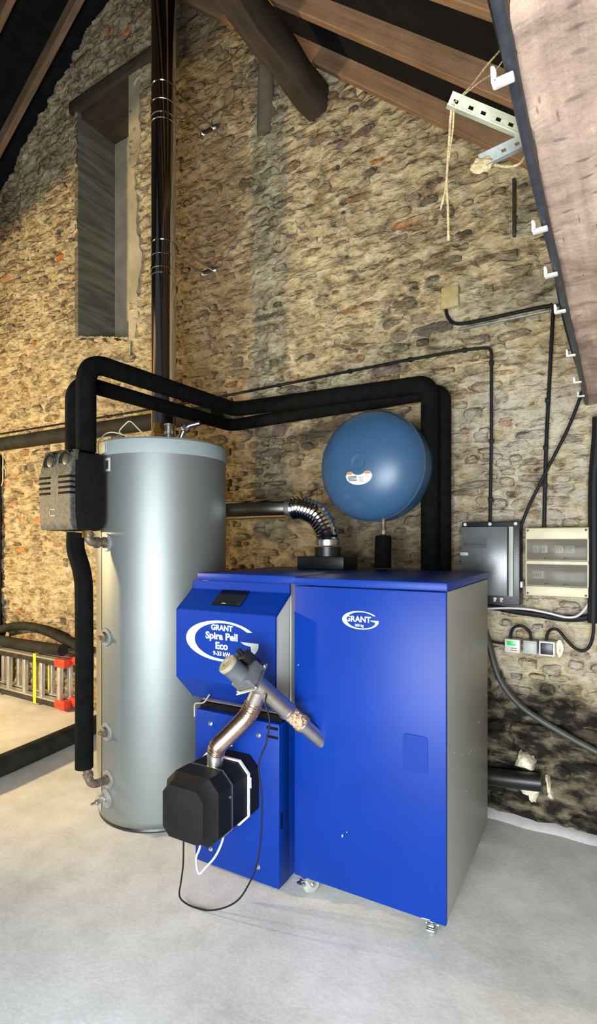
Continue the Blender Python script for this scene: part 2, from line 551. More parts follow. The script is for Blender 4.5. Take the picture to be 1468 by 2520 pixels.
def sweep(mb, P, r, seg=12, radii=None):
    P = [Vector(p) for p in P]
    T = []
    for i in range(len(P)):
        T.append((P[min(i + 1, len(P) - 1)] - P[max(i - 1, 0)]).normalized())
    u = T[0].orthogonal().normalized()
    rings = []
    for i, p in enumerate(P):
        u = (u - T[i] * u.dot(T[i])).normalized()
        w = T[i].cross(u)
        rr = radii[i] if radii else r
        rings.append([tuple(p + (u * math.cos(2 * math.pi * k / seg) + w * math.sin(2 * math.pi * k / seg)) * rr) for k in range(seg)])
    mb.loft(rings)


def empty(name, loc=(0, 0, 0), rz=0.0):
    o = bpy.data.objects.new(name, None)
    COL.objects.link(o)
    o.location = loc
    o.rotation_euler = (0, 0, rz)
    o.empty_display_size = 0.1
    return o


def tag(o, label, cat, group=None):
    o['label'] = label
    o['category'] = cat
    if group:
        o['group'] = group
    return o


def structure(o):
    o['kind'] = 'structure'
    return o


def one(name, mb, material, label, cat, group=None, smooth=35):
    """a thing that is a single mesh; its origin goes to the middle of its base"""
    o = mb.build(name, material, None, smooth)
    recenter(o)
    return tag(o, label, cat, group)


def recenter(o):
    me = o.data
    n = len(me.vertices)
    co = np.empty(n * 3, dtype=np.float32)
    me.vertices.foreach_get('co', co)
    co = co.reshape(-1, 3)
    c = (co.min(0) + co.max(0)) / 2
    c[2] = co[:, 2].min()
    co -= c
    me.vertices.foreach_set('co', co.ravel())
    me.update()
    o.location = [float(v) for v in c]


def copy_part(src, parent, loc=None, name=None):
    c = src.copy()
    COL.objects.link(c)
    c.parent = parent
    if loc:
        c.location = loc
    return c


def lettering(text, size, parent, loc, material, name='lettering', bold=0.0, sx=1.0, rot=None):
    """flat raised print standing upright and facing local -y"""
    cu = bpy.data.curves.new(name, 'FONT')
    cu.body = text
    cu.size = size
    cu.align_x = 'CENTER'
    cu.align_y = 'CENTER'
    cu.extrude = 0.0004
    cu.offset = bold
    cu.resolution_u = 4
    tmp = bpy.data.objects.new('tmp', cu)
    COL.objects.link(tmp)
    dg = bpy.context.evaluated_depsgraph_get()
    me = bpy.data.meshes.new_from_object(tmp.evaluated_get(dg))
    bpy.data.objects.remove(tmp)
    me.name = name
    me.materials.clear()
    me.materials.append(material)
    M = Matrix(((sx, 0, 0, 0), (0, 0, -1, 0), (0, 1, 0, 0), (0, 0, 0, 1)))
    me.transform(M)
    o = bpy.data.objects.new(name, me)
    COL.objects.link(o)
    o.parent = parent
    o.location = loc
    if rot:
        o.rotation_euler = rot
    return o


# ------------------------------------------------------------------ value noise for relief
def vnoise(x, z, freq, seed):
    rg = np.random.default_rng(seed)
    T = rg.random((257, 257))
    xf, zf = x * freq + 1000.3, z * freq + 1000.7
    xi, zi = np.floor(xf).astype(int), np.floor(zf).astype(int)
    fx, fz = xf - xi, zf - zi
    fx, fz = fx * fx * (3 - 2 * fx), fz * fz * (3 - 2 * fz)
    a = T[xi % 256, zi % 256]
    b = T[(xi + 1) % 256, zi % 256]
    c = T[xi % 256, (zi + 1) % 256]
    d = T[(xi + 1) % 256, (zi + 1) % 256]
    return (a * (1 - fx) + b * fx) * (1 - fz) + (c * (1 - fx) + d * fx) * fz - 0.5


# ------------------------------------------------------------------ setting: floor, gable wall, niche, roof
WY = 3.122                      # face of the gable wall
RIDGE_X, RIDGE_Z = -3.76, 6.37  # meeting of the two roof slopes
SR, SL = 0.886, 0.65            # fall of the right and the left slope


def rake(x):
    return np.where(x > RIDGE_X, 4.755 - SR * (x + 1.93), RIDGE_Z + SL * (x - RIDGE_X))


def make_floor():
    nx, ny = 150, 130
    xs, ys = np.linspace(-7.2, 1.4, nx), np.linspace(-3.2, 3.3, ny)
    X, Y = np.meshgrid(xs, ys)
    Z = vnoise(X, Y, 1.2, 3) * 0.006 + vnoise(X, Y, 5, 4) * 0.003 - 0.004
    verts = np.stack([X, Y, Z], -1).reshape(-1, 3)
    faces = [(j * nx + i, j * nx + i + 1, (j + 1) * nx + i + 1, (j + 1) * nx + i) for j in range(ny - 1) for i in range(nx - 1)]
    me = bpy.data.meshes.new('floor')
    me.from_pydata(verts.tolist(), [], faces)
    me.materials.append(M_FLOOR)
    me.polygons.foreach_set('use_smooth', [True] * len(me.polygons))
    o = bpy.data.objects.new('floor', me)
    COL.objects.link(o)
    structure(o)
    o['label'] = 'pale grey poured concrete floor, rough and dusty'


make_floor()

# niche opening (old slit window, blocked at the back)
NX0, NX1, NZ1 = -4.351, -3.652, 5.465


def niche_bottom(x):
    return 3.41 + (x - NX0) / (NX1 - NX0) * (3.25 - 3.41)


def in_niche(x, z, g=0.0):
    return (x > NX0 - g) & (x < NX1 + g) & (z < NZ1 + g) & (z > niche_bottom(x) - g)


PALETTE = [((0.185, 0.145, 0.095), 34), ((0.25, 0.195, 0.12), 30), ((0.14, 0.118, 0.085), 24), ((0.30, 0.235, 0.145), 18),
           ((0.22, 0.13, 0.068), 14), ((0.34, 0.125, 0.04), 3), ((0.17, 0.115, 0.095), 8), ((0.085, 0.07, 0.052), 12)]


def stone_colour(rnd, x, z):
    cs, ws = zip(*PALETTE)
    if x < -5.2 and z < 2.3:
        cs = cs + ((0.42, 0.17, 0.07),)
        ws = ws + (60,)
    c = rnd.choices(cs, ws)[0]
    k = rnd.uniform(0.8, 1.25)
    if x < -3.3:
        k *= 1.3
    return tuple(min(1, v * k) for v in c)


def lay_stones():
    rnd = random.Random(21)
    out = []
    z = 0.0
    while z < 6.6:
        h = rnd.choice([0.032, 0.04, 0.045, 0.05, 0.055, 0.06, 0.07, 0.08, 0.10])
        x = -6.4 + rnd.uniform(0, 0.2)
        while x < 0.75:
            if x < -5.2 and z < 2.3:
                w = rnd.choice([0.11, 0.21, 0.22])
                hh = min(h, 0.075)
            else:
                w = h * rnd.choice([0.9, 1.2, 1.5, 1.8, 2.2, 2.7, 3.6]) * rnd.uniform(0.85, 1.15) + 0.015
                w = min(w, 0.30)
                hh = h * rnd.uniform(0.72, 1.12)
            gap = rnd.uniform(0.006, 0.045)
            cx = x + w / 2
            cz = z + h / 2 + 0.035 * math.sin(x * 1.3 + z * 2.1) + 0.02 * math.sin(x * 3.7 + z) + rnd.uniform(-0.02, 0.02)
            top = float(rake(np.array(cx)))
            ok = cz + hh / 2 < top + 0.03 and cz - hh / 2 > 0.0
            if ok and in_niche(cx, cz, 0.0) | in_niche(cx - w / 2, cz, 0.05) | in_niche(cx + w / 2, cz, 0.05) | in_niche(cx, cz + hh / 2, 0.03) | in_niche(cx, cz - hh / 2, 0.03):
                ok = False
            # plain plaster beside the niche
            if ok and NX1 - 0.05 < cx < NX1 + 0.14 and 3.1 < cz < 5.5:
                ok = False
            if ok and rnd.random() > 0.34:
                out.append((cx, cz, w, hh, rnd.uniform(-0.002, 0.024), rnd.uniform(-0.10, 0.10), rnd.random()))
            x += w + gap
        z += h + rnd.uniform(0.002, 0.016)
    return out


def stone_mesh(w, h, proud, rnd, n=9):
    """irregular angular stone: outline, shoulder ring and crown; local origin in the wall face, front towards -y"""
    rings = [[], [], []]
    p = rnd.uniform(2.4, 5.0)
    tx, tz = rnd.uniform(-0.010, 0.010), rnd.uniform(-0.012, 0.012)
    for i in range(n):
        a = 2 * math.pi * (i + rnd.uniform(-0.38, 0.38)) / n
        ca, sa = math.cos(a), math.sin(a)
        k = (abs(ca) ** p + abs(sa) ** p) ** (-1 / p) * rnd.uniform(0.84, 1.10)
        u, v = ca * k * w / 2, sa * k * h / 2
        e = rnd.uniform(0.72, 0.92)
        tilt = tx * ca + tz * sa
        rings[0].append((u * 1.03, 0.04, v * 1.03))
        rings[1].append((u, -proud * rnd.uniform(0.2, 0.7) + 0.004 - tilt, v))
        rings[2].append((u * e, -proud * rnd.uniform(0.8, 1.15) - tilt * 0.8, v * e))
    verts = rings[0] + rings[1] + rings[2] + [(rnd.uniform(-0.15, 0.15) * w, -proud * rnd.uniform(0.85, 1.2), rnd.uniform(-0.15, 0.15) * h)]
    faces = []
    for k in range(2):
        for i in range(n):
            j = (i + 1) % n
            faces.append((k * n + i, k * n + j, (k + 1) * n + j, (k + 1) * n + i))
    for i in range(n):
        faces.append((2 * n + i, 2 * n + (i + 1) % n, 3 * n))
    return verts, faces


def make_wall():
    stones = lay_stones()
    # --- mortar relief on a fine grid, hollowed irregularly over the stones
    x0, x1, z1, st = -6.4, 0.8, 6.45, 0.0095
    nx, nz = int((x1 - x0) / st) + 1, int((z1 + 0.03) / st) + 1
    xs, zs = x0 + np.arange(nx) * st, -0.03 + np.arange(nz) * st
    X, Z = np.meshgrid(xs, zs)
    n5, n17, n45 = vnoise(X, Z, 5, 2), vnoise(X * 0.55, Z, 17, 5), vnoise(X * 0.6, Z, 42, 6)
    ridge = 0.5 - np.abs(vnoise(X * 0.45, Z, 13, 8)) * 2
    d = vnoise(X, Z, 1.1, 1) * 0.030 + n5 * 0.026 + n17 * 0.030 + n45 * 0.020 + ridge * 0.018
    d = d + 0.006
    edge = vnoise(X * 0.7, Z, 30, 14) * 1.0 + vnoise(X, Z, 8, 15) * 0.9 + vnoise(X, Z, 55, 16) * 0.5
    sunk = np.zeros_like(d)
    for cx, cz, w, h, pr, rot, q in stones:
        i0, i1 = max(0, int((cx - w * 0.55 - x0) / st)), min(nx, int((cx + w * 0.55 - x0) / st) + 2)
        j0, j1 = max(0, int((cz - h * 0.6 + 0.03) / st)), min(nz, int((cz + h * 0.6 + 0.03) / st) + 2)
        if i1 <= i0 or j1 <= j0:
            continue
        U = (X[j0:j1, i0:i1] - cx) / (w / 2)
        V = (Z[j0:j1, i0:i1] - cz) / (h / 2)
        f = 1.02 - np.maximum(np.abs(U) ** 2.5, np.abs(V) ** 1.8) + edge[j0:j1, i0:i1] * 0.9 - 0.35 * q
        sunk[j0:j1, i0:i1] = np.maximum(sunk[j0:j1, i0:i1], np.clip(f * 2.2, 0, 1))
    d = d - sunk * 0.030
    Y = WY - d
    top = rake(X)
    keep = (Z < top + 0.05) & ~in_niche(X, Z)
    verts = np.stack([X, Y, Z], -1).reshape(-1, 3).astype(np.float32)
    kf = keep[:-1, :-1] & keep[1:, :-1] & keep[:-1, 1:] & keep[1:, 1:]
    jj, ii = np.nonzero(kf)
    a = jj * nx + ii
    quads = np.stack([a, a + 1, a + nx + 1, a + nx], -1)
    used = np.zeros(len(verts), bool)
    used[quads.ravel()] = True
    remap = np.cumsum(used) - 1
    verts, quads = verts[used], remap[quads]
    me = bpy.data.meshes.new('wall_back')
    me.vertices.add(len(verts))
    me.vertices.foreach_set('co', verts.ravel())
    me.loops.add(quads.size)
    me.loops.foreach_set('vertex_index', quads.ravel().astype(np.int32))
    me.polygons.add(len(quads))
    me.polygons.foreach_set('loop_start', np.arange(0, quads.size, 4, dtype=np.int32))
    me.polygons.foreach_set('use_smooth', np.ones(len(quads), dtype=bool))
    me.update(calc_edges=True)
    me.materials.append(M_MORTAR)
    wall = bpy.data.objects.new('wall_back', me)
    COL.objects.link(wall)
    structure(wall)
    wall['label'] = 'rubble stone gable wall bedded in cream lime mortar'
    # --- the stones: the 300 that show largest are parts, the rest one joined part
    ca, sa = math.cos(YAW), math.sin(YAW)

    def shown(s):
        cx, cz, w, h = s[:4]
        dep = -sa * cx + ca * WY
        px = 734 + 1325 * (ca * cx + sa * WY) / dep
        py = 1335 - 1325 * (cz - 1.5) / dep
        if not (0 < px < 1440 and 0 < py < 2100):
            return 0
        for r in ((165, 1075, 560, 2050), (440, 1400, 1205, 2300), (785, 1005, 1060, 1290), (365, 0, 440, 1075), (1052, 940, 1100, 1400),
                  (1130, 1280, 1450, 1490), (1340, 0, 1468, 760), (1300, 0, 1468, 560), (820, 0, 1468, 330)):
            if r[0] < px < r[2] and r[1] < py < r[3]:
                return 0
        return w * h / dep ** 2
    order = sorted(range(len(stones)), key=lambda i: -shown(stones[i]))
    single = set(order[:300])
    rnd = random.Random(5)
    AV, AF, AC = [], [], []
    for i, (cx, cz, w, h, pr, rot, _) in enumerate(stones):
        v, f = stone_mesh(w, h, pr, rnd)
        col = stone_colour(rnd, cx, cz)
        cr, sr = math.cos(rot), math.sin(rot)
        v = [(a * cr - c * sr, b, a * sr + c * cr) for a, b, c in v]
        if i in single:
            sm = bpy.data.meshes.new('stone')
            sm.from_pydata(v, [], [q[::-1] for q in f])
            ca_ = sm.color_attributes.new('Col', 'FLOAT_COLOR', 'POINT')
            ca_.data.foreach_set('color', list((*col, 1.0)) * len(v))
            sm.materials.append(M_STONE)
            sm.polygons.foreach_set('use_smooth', [True] * len(sm.polygons))
            so = bpy.data.objects.new('stone', sm)
            COL.objects.link(so)
            so.parent = wall
            so.location = (cx, WY, cz)
        else:
            k = len(AV)
            AV += [(a + cx, b + WY, c + cz) for a, b, c in v]
            AF += [tuple(q + k for q in fc[::-1]) for fc in f]
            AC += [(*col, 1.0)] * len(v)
    sm = bpy.data.meshes.new('stone_rubble')
    sm.from_pydata(AV, [], AF)
    ca_ = sm.color_attributes.new('Col', 'FLOAT_COLOR', 'POINT')
    ca_.data.foreach_set('color', np.array(AC, dtype=np.float32).ravel())
    sm.materials.append(M_STONE)
    sm.polygons.foreach_set('use_smooth', [True] * len(sm.polygons))
    so = bpy.data.objects.new('stone_rubble', sm)
    COL.objects.link(so)
    so.parent = wall
    so['kind'] = 'stuff'
    # brown plaster remnant with a rounded end below the roof timber
    mb = MB()
    mb.tube([(-2.22, WY - 0.005, 5.0), (-2.225, WY - 0.02, 4.7), (-2.24, WY - 0.01, 4.40)], 0.06, 0.1, 12,
            radii=None)
    r_ = mb.build('plaster_remnant', M_TIMBERSTUB, wall)
    r_['label'] = 'brown vertical plaster remnant below the roof timber'
    return wall


WALL = make_wall()


def make_niche():
    w = empty('window_1', ((NX0 + NX1) / 2, WY, 3.3))
    structure(w)
    w['label'] = 'tall narrow window niche, plastered and blocked at the back'
    ox, oz = w.location.x, w.location.z
    yb = WY + 0.40
    def q(name, pts, m, thick):
        mb = MB()
        v = [Vector(p) for p in pts]
        n = (v[1] - v[0]).cross(v[2] - v[0]).normalized() * thick
        vv = [tuple(p) for p in v] + [tuple(p + n) for p in v]
        k = len(pts)
        mb.add(vv, [tuple(range(k)), tuple(range(2 * k - 1, k - 1, -1))] + [(i, (i + 1) % k, k + (i + 1) % k, k + i) for i in range(k)])
        o = mb.build(name, m, w, 0)
        o.location = (-ox, -WY, -oz)
        return o
    b0, b1 = niche_bottom(NX0), niche_bottom(NX1)
    yf = WY - 0.012
    q('jamb', [(NX0, yf, b0 - .03), (NX0, yf, NZ1 + .02), (NX0, yb, NZ1 + .02), (NX0, yb, b0 - .03)], M_BOARDED, 0.05)
    q('jamb', [(NX1, yf, b1 - .03), (NX1, yb, b1 - .03), (NX1, yb, NZ1 + .02), (NX1, yf, NZ1 + .02)], M_PLASTER, 0.05)
    q('blocked_back', [(NX0 - .04, yb, b1 - .1), (NX0 - .04, yb, NZ1 + .05), (NX1 + .04, yb, NZ1 + .05), (NX1 + .04, yb, b1 - .1)], M_PLASTER, 0.05)
    q('soffit', [(NX0 - .02, WY + 0.02, NZ1), (NX1 + .02, WY + 0.02, NZ1), (NX1 + .02, yb, NZ1), (NX0 - .02, yb, NZ1)], M_LINTEL, -0.05)
    # broken sill, falling to the front
    mb = MB()
    rnd = random.Random(3)
    nxs, nys = 15, 7
    V = []
    for j in range(nys):
        for i in range(nxs):
            x = NX0 - 0.03 + (NX1 - NX0 + 0.06) * i / (nxs - 1)
            y = WY - 0.03 + (yb - WY + 0.03) * j / (nys - 1)
            V.append((x, y, float(niche_bottom(np.array(x))) - 0.02 + 0.09 * j / (nys - 1) + rnd.uniform(-0.025, 0.025) - (0.03 if j == 0 else 0)))
    F = [(j * nxs + i, j * nxs + i + 1, (j + 1) * nxs + i + 1, (j + 1) * nxs + i) for j in range(nys - 1) for i in range(nxs - 1)]
    k = len(V)
    V += [(x, y, z - 0.12) for x, y, z in V]
    F += [tuple(k + a for a in f[::-1]) for f in F[:]]
    F += [(i, k + i, k + i + 1, i + 1) for i in range(nxs - 1)]
    mb.add(V, F)
    mb.build('sill', M_MORTAR, w, 40).location = (-ox, -WY, -oz)
    # timber lintel
    mb = MB()
    mb.box(NX0 - 0.10, NX1 + 0.42, WY - 0.045, WY + 0.05, NZ1 - 0.005, NZ1 + 0.105, 0.012)
    mb.build('lintel', M_LINTEL, w).location = (-ox, -WY, -oz)
    # smooth plaster margin right of the opening, with a ragged edge
    pts = [(NX1 - 0.004, 3.22)]
    z = 3.22
    while z < 5.46:
        pts.append((NX1 + 0.11 + 0.03 * math.sin(z * 5.3) + 0.018 * math.sin(z * 13.1 + 1) + rnd.uniform(-0.012, 0.012), z))
        z += 0.035
    pts += [(NX1 + 0.13, 5.46), (NX1 - 0.004, 5.46)]
    mb = MB()
    mb.prism(pts, 'y', WY - 0.022, WY + 0.02)
    mb.build('plaster_margin', M_PLASTER, w, 0).location = (-ox, -WY, -oz)


make_niche()


def make_roof():
    roof = empty('ceiling', (RIDGE_X, 1.0, RIDGE_Z))
    structure(roof)
    roof['label'] = 'open pitched roof of sawn rafters under black underlay'
    L0 = (-RIDGE_X, -1.0, -RIDGE_Z)
    H = 0.13
    # underlay boards (slabs above the rafters)
    for sgn, S, x_end in ((1, SR, 1.5), (-1, SL, -7.6)):
        mb = MB()
        zz = float(rake(np.array(x_end)))
        mb.prism([(RIDGE_X - 0.02 * sgn, RIDGE_Z + H + 0.01), (x_end, zz + H + 0.01), (x_end, zz + H + 0.06), (RIDGE_X - 0.02 * sgn, RIDGE_Z + H + 0.06)], 'y', -1.2, 3.6)
        mb.build('underlay', M_UNDER, roof, 0).location = L0
    def rafter(y, sgn, S, x_end, th=0.055):
        length = math.hypot(x_end - RIDGE_X, S * abs(x_end - RIDGE_X))
        ang = math.atan(S) * sgn
        mb = MB()
        mb.box(0, length, -th / 2, th / 2, 0, H, 0.004, 1)
        o = mb.build('rafter', M_RAFTER, roof)
        o.location = (0, y - 1.0, 0)
        o.rotation_euler = (0, ang, 0 if sgn > 0 else math.pi)
        if sgn < 0:
            o.rotation_euler = Matrix(((-math.cos(math.atan(S)), 0, math.sin(math.atan(S)) * -1), (0, -1, 0), (-math.sin(math.atan(S)), 0, math.cos(math.atan(S))))).to_euler()
        return o
    # unseen boards added over the lamp to shade the upper left wall
    for k in range(6):
        mb = MB()
        y1 = 1.66 - 0.21 * k
        V = []
        for x in (-6.32, -3.75):
            z = 3.195 + 0.22 * (x + 5.64)
            V += [(x, y1 - 0.2, z), (x, y1, z), (x, y1, z + 0.03), (x, y1 - 0.2, z + 0.03)]
        mb.add(V, [(0, 1, 2, 3), (7, 6, 5, 4), (0, 4, 5, 1), (1, 5, 6, 2), (2, 6, 7, 3), (3, 7, 4, 0)])
        mb.build('shade_board', M_RAFTER, roof, 0).location = L0
    for y in (3.04, 2.56, 2.07, 1.58, 1.09, 0.6):
        rafter(y, 1, SR, 0.9)
    for y in (2.93, 2.50, 2.05, 1.60, 1.15, 0.7):
        rafter(y, -1, SL, -7.3)


make_roof()

# dark hewn purlin coming out of the wall towards the viewer
mb = MB()
rings = []
rnd = random.Random(9)
for k in range(26):
    y = 3.20 - k * 0.16
    rg = []
    for i in range(12):
        a = 2 * math.pi * i / 12
        rr = 0.094 * (abs(math.cos(a)) ** 6 + abs(math.sin(a)) ** 6) ** (-1 / 6) * rnd.uniform(0.93, 1.06)
        rg.append((-1.815 + rr * math.cos(a) - 0.008 * (k % 3), y, 4.455 + rr * math.sin(a) * 1.25))
    rings.append(rg)
mb.loft(rings)
one('roof_purlin', mb, M_PURLIN, 'thick dark hewn roof timber bearing on the stone wall below the rafters', 'timber', smooth=50)


# pale hewn beam overhead on the right, running from the wall to above the viewer
def make_beam():
    ny, n = 230, 28
    rings = []
    for k in range(ny):
        y = -0.6 + 3.74 * k / (ny - 1)
        xl = -0.128 - 0.028 * y
        ring = []
        w, h = 0.36, 0.30
        per = [(0, 0)]
        pts = []
        # bottom (left to right), right, top, left
        for i in range(14):
            pts.append((w * i / 13, 0))
        for i in range(1, 4):
            pts.append((w, h * i / 4))
        for i in range(8):
            pts.append((w * (1 - i / 7), h))
        for i in range(1, 4):
            pts.append((0, h * (1 - i / 4)))
        for (u, v) in pts:
            du = float(vnoise(np.array(u * 3 + y), np.array(y * 2 + v), 2.2, 31)) * 0.030 + float(vnoise(np.array(u + v), np.array(y), 16, 32)) * 0.012 + float(vnoise(np.array(u + v), np.array(y), 38, 35)) * 0.006
            dv = float(vnoise(np.array(u * 2), np.array(y), 5, 33)) * 0.018 + float(vnoise(np.array(u * 2), np.array(y), 20, 34)) * 0.012 + float(vnoise(np.array(u * 1.5), np.array(y), 45, 36)) * 0.007
            ring.append((xl + u + du, y, 2.2 + v + dv))
        rings.append(ring)
    mb = MB()
    mb.loft(rings)
    return one('timber_beam', mb, M_BEAM, 'pale pinkish rough hewn timber beam close overhead at the right edge', 'beam', smooth=60)


BEAM = make_beam()

# concrete fillet along the foot of the wall, right of the hopper
mb = MB()
rings = []
for k in range(40):
    x = -1.1 + 2.3 * k / 39
    a = 0.03 + 0.012 * math.sin(x * 9) + 0.008 * math.sin(x * 23)
    rings.append([(x, WY + 0.02, -0.01), (x, WY + 0.02, 0.020 + 0.006 * math.sin(x * 7)), (x, WY - a * 0.8, 0.014), (x, WY - a - 0.03, 0.004), (x, WY - a - 0.06, -0.01)])
mb.loft(rings)
t1 = structure(mb.build('trim_1', M_FLOOR, None, 60))
t1['label'] = 'low concrete fillet along the foot of the stone wall'

# far side walls (mostly out of view)
mb = MB()
mb.box(-6.5, -6.33, -0.6, 3.3, 0, 4.75)
structure(mb.build('wall_left', M_SIDEWALL, None, 0))
mb = MB()
mb.box(0.95, 1.1, 0.9, 3.3, 0, 2.6)
structure(mb.build('wall_right', M_SIDEWALL, None, 0))

# dark post at the left edge of the wall
mb = MB()
mb.box(-6.0, -5.56, WY - 0.11, WY - 0.050, 0.0, 2.40, 0.01)
one('door_post', mb, M_POST, 'near black timber door post at the left end of the stone wall', 'post')

# ------------------------------------------------------------------ boiler and hopper (share one line, turned 2.9 degrees from the wall)
BROT = R(2.9)
BO = Vector((-1.238, 1.9315, 0))
BM = Matrix.Translation(BO) @ Matrix.Rotation(BROT, 4, 'Z')


def BW(x, y, z):
    """boiler-line coordinates to world"""
    return BM @ Vector((x, y, z))


def ring_logo(parent, loc, a, b, material):
    """large open letter G drawn as a crescent ellipse with a bar"""
    mb = MB()
    n = 44
    outer, inner = [], []
    for i in range(n + 1):
        t = R(34 + (352 - 34) * i / n)
        outer.append((a * math.cos(t), b * math.sin(t)))
        ti = R(38 + (340 - 38) * i / n)
        inner.append((0.055 * a + 0.80 * a * math.cos(ti), 0.885 * b * math.sin(ti)))
    V = [(x, 0, z) for x, z in outer] + [(x, 0, z) for x, z in inner]
    F = [(i, i + 1, n + 2 + i, n + 1 + i) for i in range(n)]
    mb.add(V, F)
    # bar of the G
    bx = [(0.99 * a, -0.14 * b), (0.99 * a, 0.06 * b), (0.52 * a, 0.06 * b), (0.62 * a, -0.06 * b), (0.79 * a, -0.12 * b), (0.80 * a, -0.30 * b)]
    mb.add([(x, -0.0002, z) for x, z in bx], [tuple(range(len(bx)))])
    o = mb.build('logo_ring', material, parent, 0)
    o.location = loc
    return o


def bolt(parent, x, y, z, r=0.008, name='bolt', material=None):
    mb = MB()
    mb.lathe([(r * 1.5, 0), (r * 1.5, 0.002), (r, 0.0022), (r, 0.008), (r * 0.8, 0.0095)], (0, 0, 0), (0, -1, 0), 6)
    o = mb.build(name, material or M_ZINC, parent, 30)
    o.location = (x, y, z)
    return o


def make_castor(parent, x, y, turn, name='castor'):
    c = empty(name, (x, y, 0), turn)
    c.parent = parent
    mb = MB()
    mb.box(-0.035, 0.035, -0.035, 0.035, 0.086, 0.092, 0.001)
    mb.cyl((0, 0, 0.074), (0, 0, 0.087), 0.024)
    mb.build('mounting_plate', M_ZINC, c)
    mb = MB()
    for s in (-1, 1):
        mb.prism([(-0.018, 0.076), (0.02, 0.076), (0.034, 0.044), (0.030, 0.030), (0.016, 0.030)], 'x', s * 0.017 - 0.0015, s * 0.017 + 0.0015)
    mb.box(-0.0185, 0.0185, -0.018, 0.02, 0.072, 0.077, 0.001)
    mb.build('fork', M_ZINC, c)
    mb = MB()
    mb.lathe([(0.010, -0.014), (0.030, -0.013), (0.036, -0.011), (0.040, -0.006), (0.040, 0.006), (0.036, 0.011), (0.030, 0.013), (0.010, 0.014)], (0, 0.022, 0.041), (1, 0, 0), 28)
    wheel = mb.build('wheel', M_BOXGREY, c)
    mb = MB()
    mb.cyl((-0.024, 0.022, 0.041), (0.024, 0.022, 0.041), 0.008, seg=12)
    mb.build('axle', M_ZINC, wheel)
    mb = MB()
    mb.box(-0.016, 0.016, -0.042, -0.012, 0.044, 0.058, 0.003)
    mb.box(-0.011, 0.011, -0.030, -0.010, 0.060, 0.068, 0.002)
    mb.build('brake_pedal', M_ZINC, c)
    return c


def make_hopper():
    W, D = 0.643, 0.84
    h = empty('pellet_hopper', BO, BROT)
    tag(h, 'tall blue and grey pellet hopper on castors, marked 200 kg', 'hopper')
    mb = MB()
    mb.box(0.004, W - 0.001, 0.026, D, 0.088, 1.316, 0.004)
    mb.build('body', M_GREY, h)['label'] = 'grey sheet steel hopper casing'
    mb = MB()
    mb.box(0.0, W, 0.0, 0.021, 0.086, 1.316, 0.004)
    door = mb.build('front_panel', M_BLUE, h)
    door['label'] = 'plain blue front panel of the hopper'
    mb = MB()
    mb.box(0.006, W - 0.004, 0.020, 0.027, 0.10, 1.31)
    mb.build('panel_gap', M_HOLE, h)
    mb = MB()
    mb.box(-0.002, W + 0.006, -0.006, D + 0.006, 1.320, 1.352, 0.005)
    mb.build('lid', M_BLUE, h)['label'] = 'blue lid of the hopper'
    # round-cornered cover on the front panel
    mb = MB()
    x0, x1, z0, z1, r = 0.478, 0.576, 0.630, 0.772, 0.016
    poly = []
    for cx, cz, a0 in ((x1 - r, z0 + r, -90), (x1 - r, z1 - r, 0), (x0 + r, z1 - r, 90), (x0 + r, z0 + r, 180)):
        for k in range(6):
            a = R(a0 + 18 * k)
            poly.append((cx + r * math.cos(a), cz + r * math.sin(a)))
    mb.prism(poly, 'y', -0.0035, 0.001, 0.001)
    cov = mb.build('access_cover', M_BLUE, h, 30)
    for (x, z) in ((x0 + 0.015, z1 - 0.018), (x1 - 0.016, z0 + 0.018)):
        mb = MB()
        mb.lathe([(0.006, 0), (0.006, 0.002), (0.003, 0.0025)], (x, -0.0034, z), (0, -1, 0), 12)
        mb.build('cover_screw', M_BLUE, cov)
    # logo
    lg = empty('logo', (0.303, -0.0008, 1.190))
    lg.parent = h
    ring_logo(lg, (0, 0, 0), 0.079, 0.0365, M_PRINT)
    lettering('GRANT', 0.032, lg, (-0.010, -0.0003, 0.003), M_PRINT, bold=0.0009, sx=1.02)
    lettering('200 kg', 0.014, lg, (-0.004, -0.0003, -0.021), M_PRINT, bold=0.0005)
    # chips in the paint, rivets on the side
    for (x, z, s) in ((0.225, 0.310, 0.006), (0.245, 0.330, 0.003), (0.02, 0.98, 0.003)):
        mb = MB()
        mb.add([(x - s * 0.6, -0.0006, z - s), (x + s * 0.4, -0.0006, z - s * 0.7), (x + s * 0.6, -0.0006, z + s), (x - s * 0.3, -0.0006, z + s * 0.8)], [(0, 1, 2, 3)])
        mb.build('paint_chip', M_PRINT, door, 0)
    for (y, z) in ((0.045, 0.73), (0.14, 0.68), (0.26, 0.63), (0.40, 0.585), (0.44, 0.583), (0.62, 0.66), (0.80, 0.74), (0.34, 0.45)):
        mb = MB()
        mb.lathe([(0.005, 0), (0.004, 0.002), (0.001, 0.003)], (W - 0.001, y, z), (1, 0, 0), 8)
        mb.build('rivet', M_ZINC, h)
    make_castor(h, 0.045, 0.03, R(-32))
    make_castor(h, 0.580, 0.035, R(8))
    make_castor(h, 0.06, D - 0.07, R(20))
    make_castor(h, 0.58, D - 0.07, R(-30))
    return h


HOPPER = make_hopper()


def octagon(cx, cz, hw, hh, ch, y):
    return [(cx - hw, y, cz - hh + ch), (cx - hw + ch, y, cz - hh), (cx + hw - ch, y, cz - hh), (cx + hw, y, cz - hh + ch),
            (cx + hw, y, cz + hh - ch), (cx + hw - ch, y, cz + hh), (cx - hw + ch, y, cz + hh), (cx - hw, y, cz + hh - ch)]


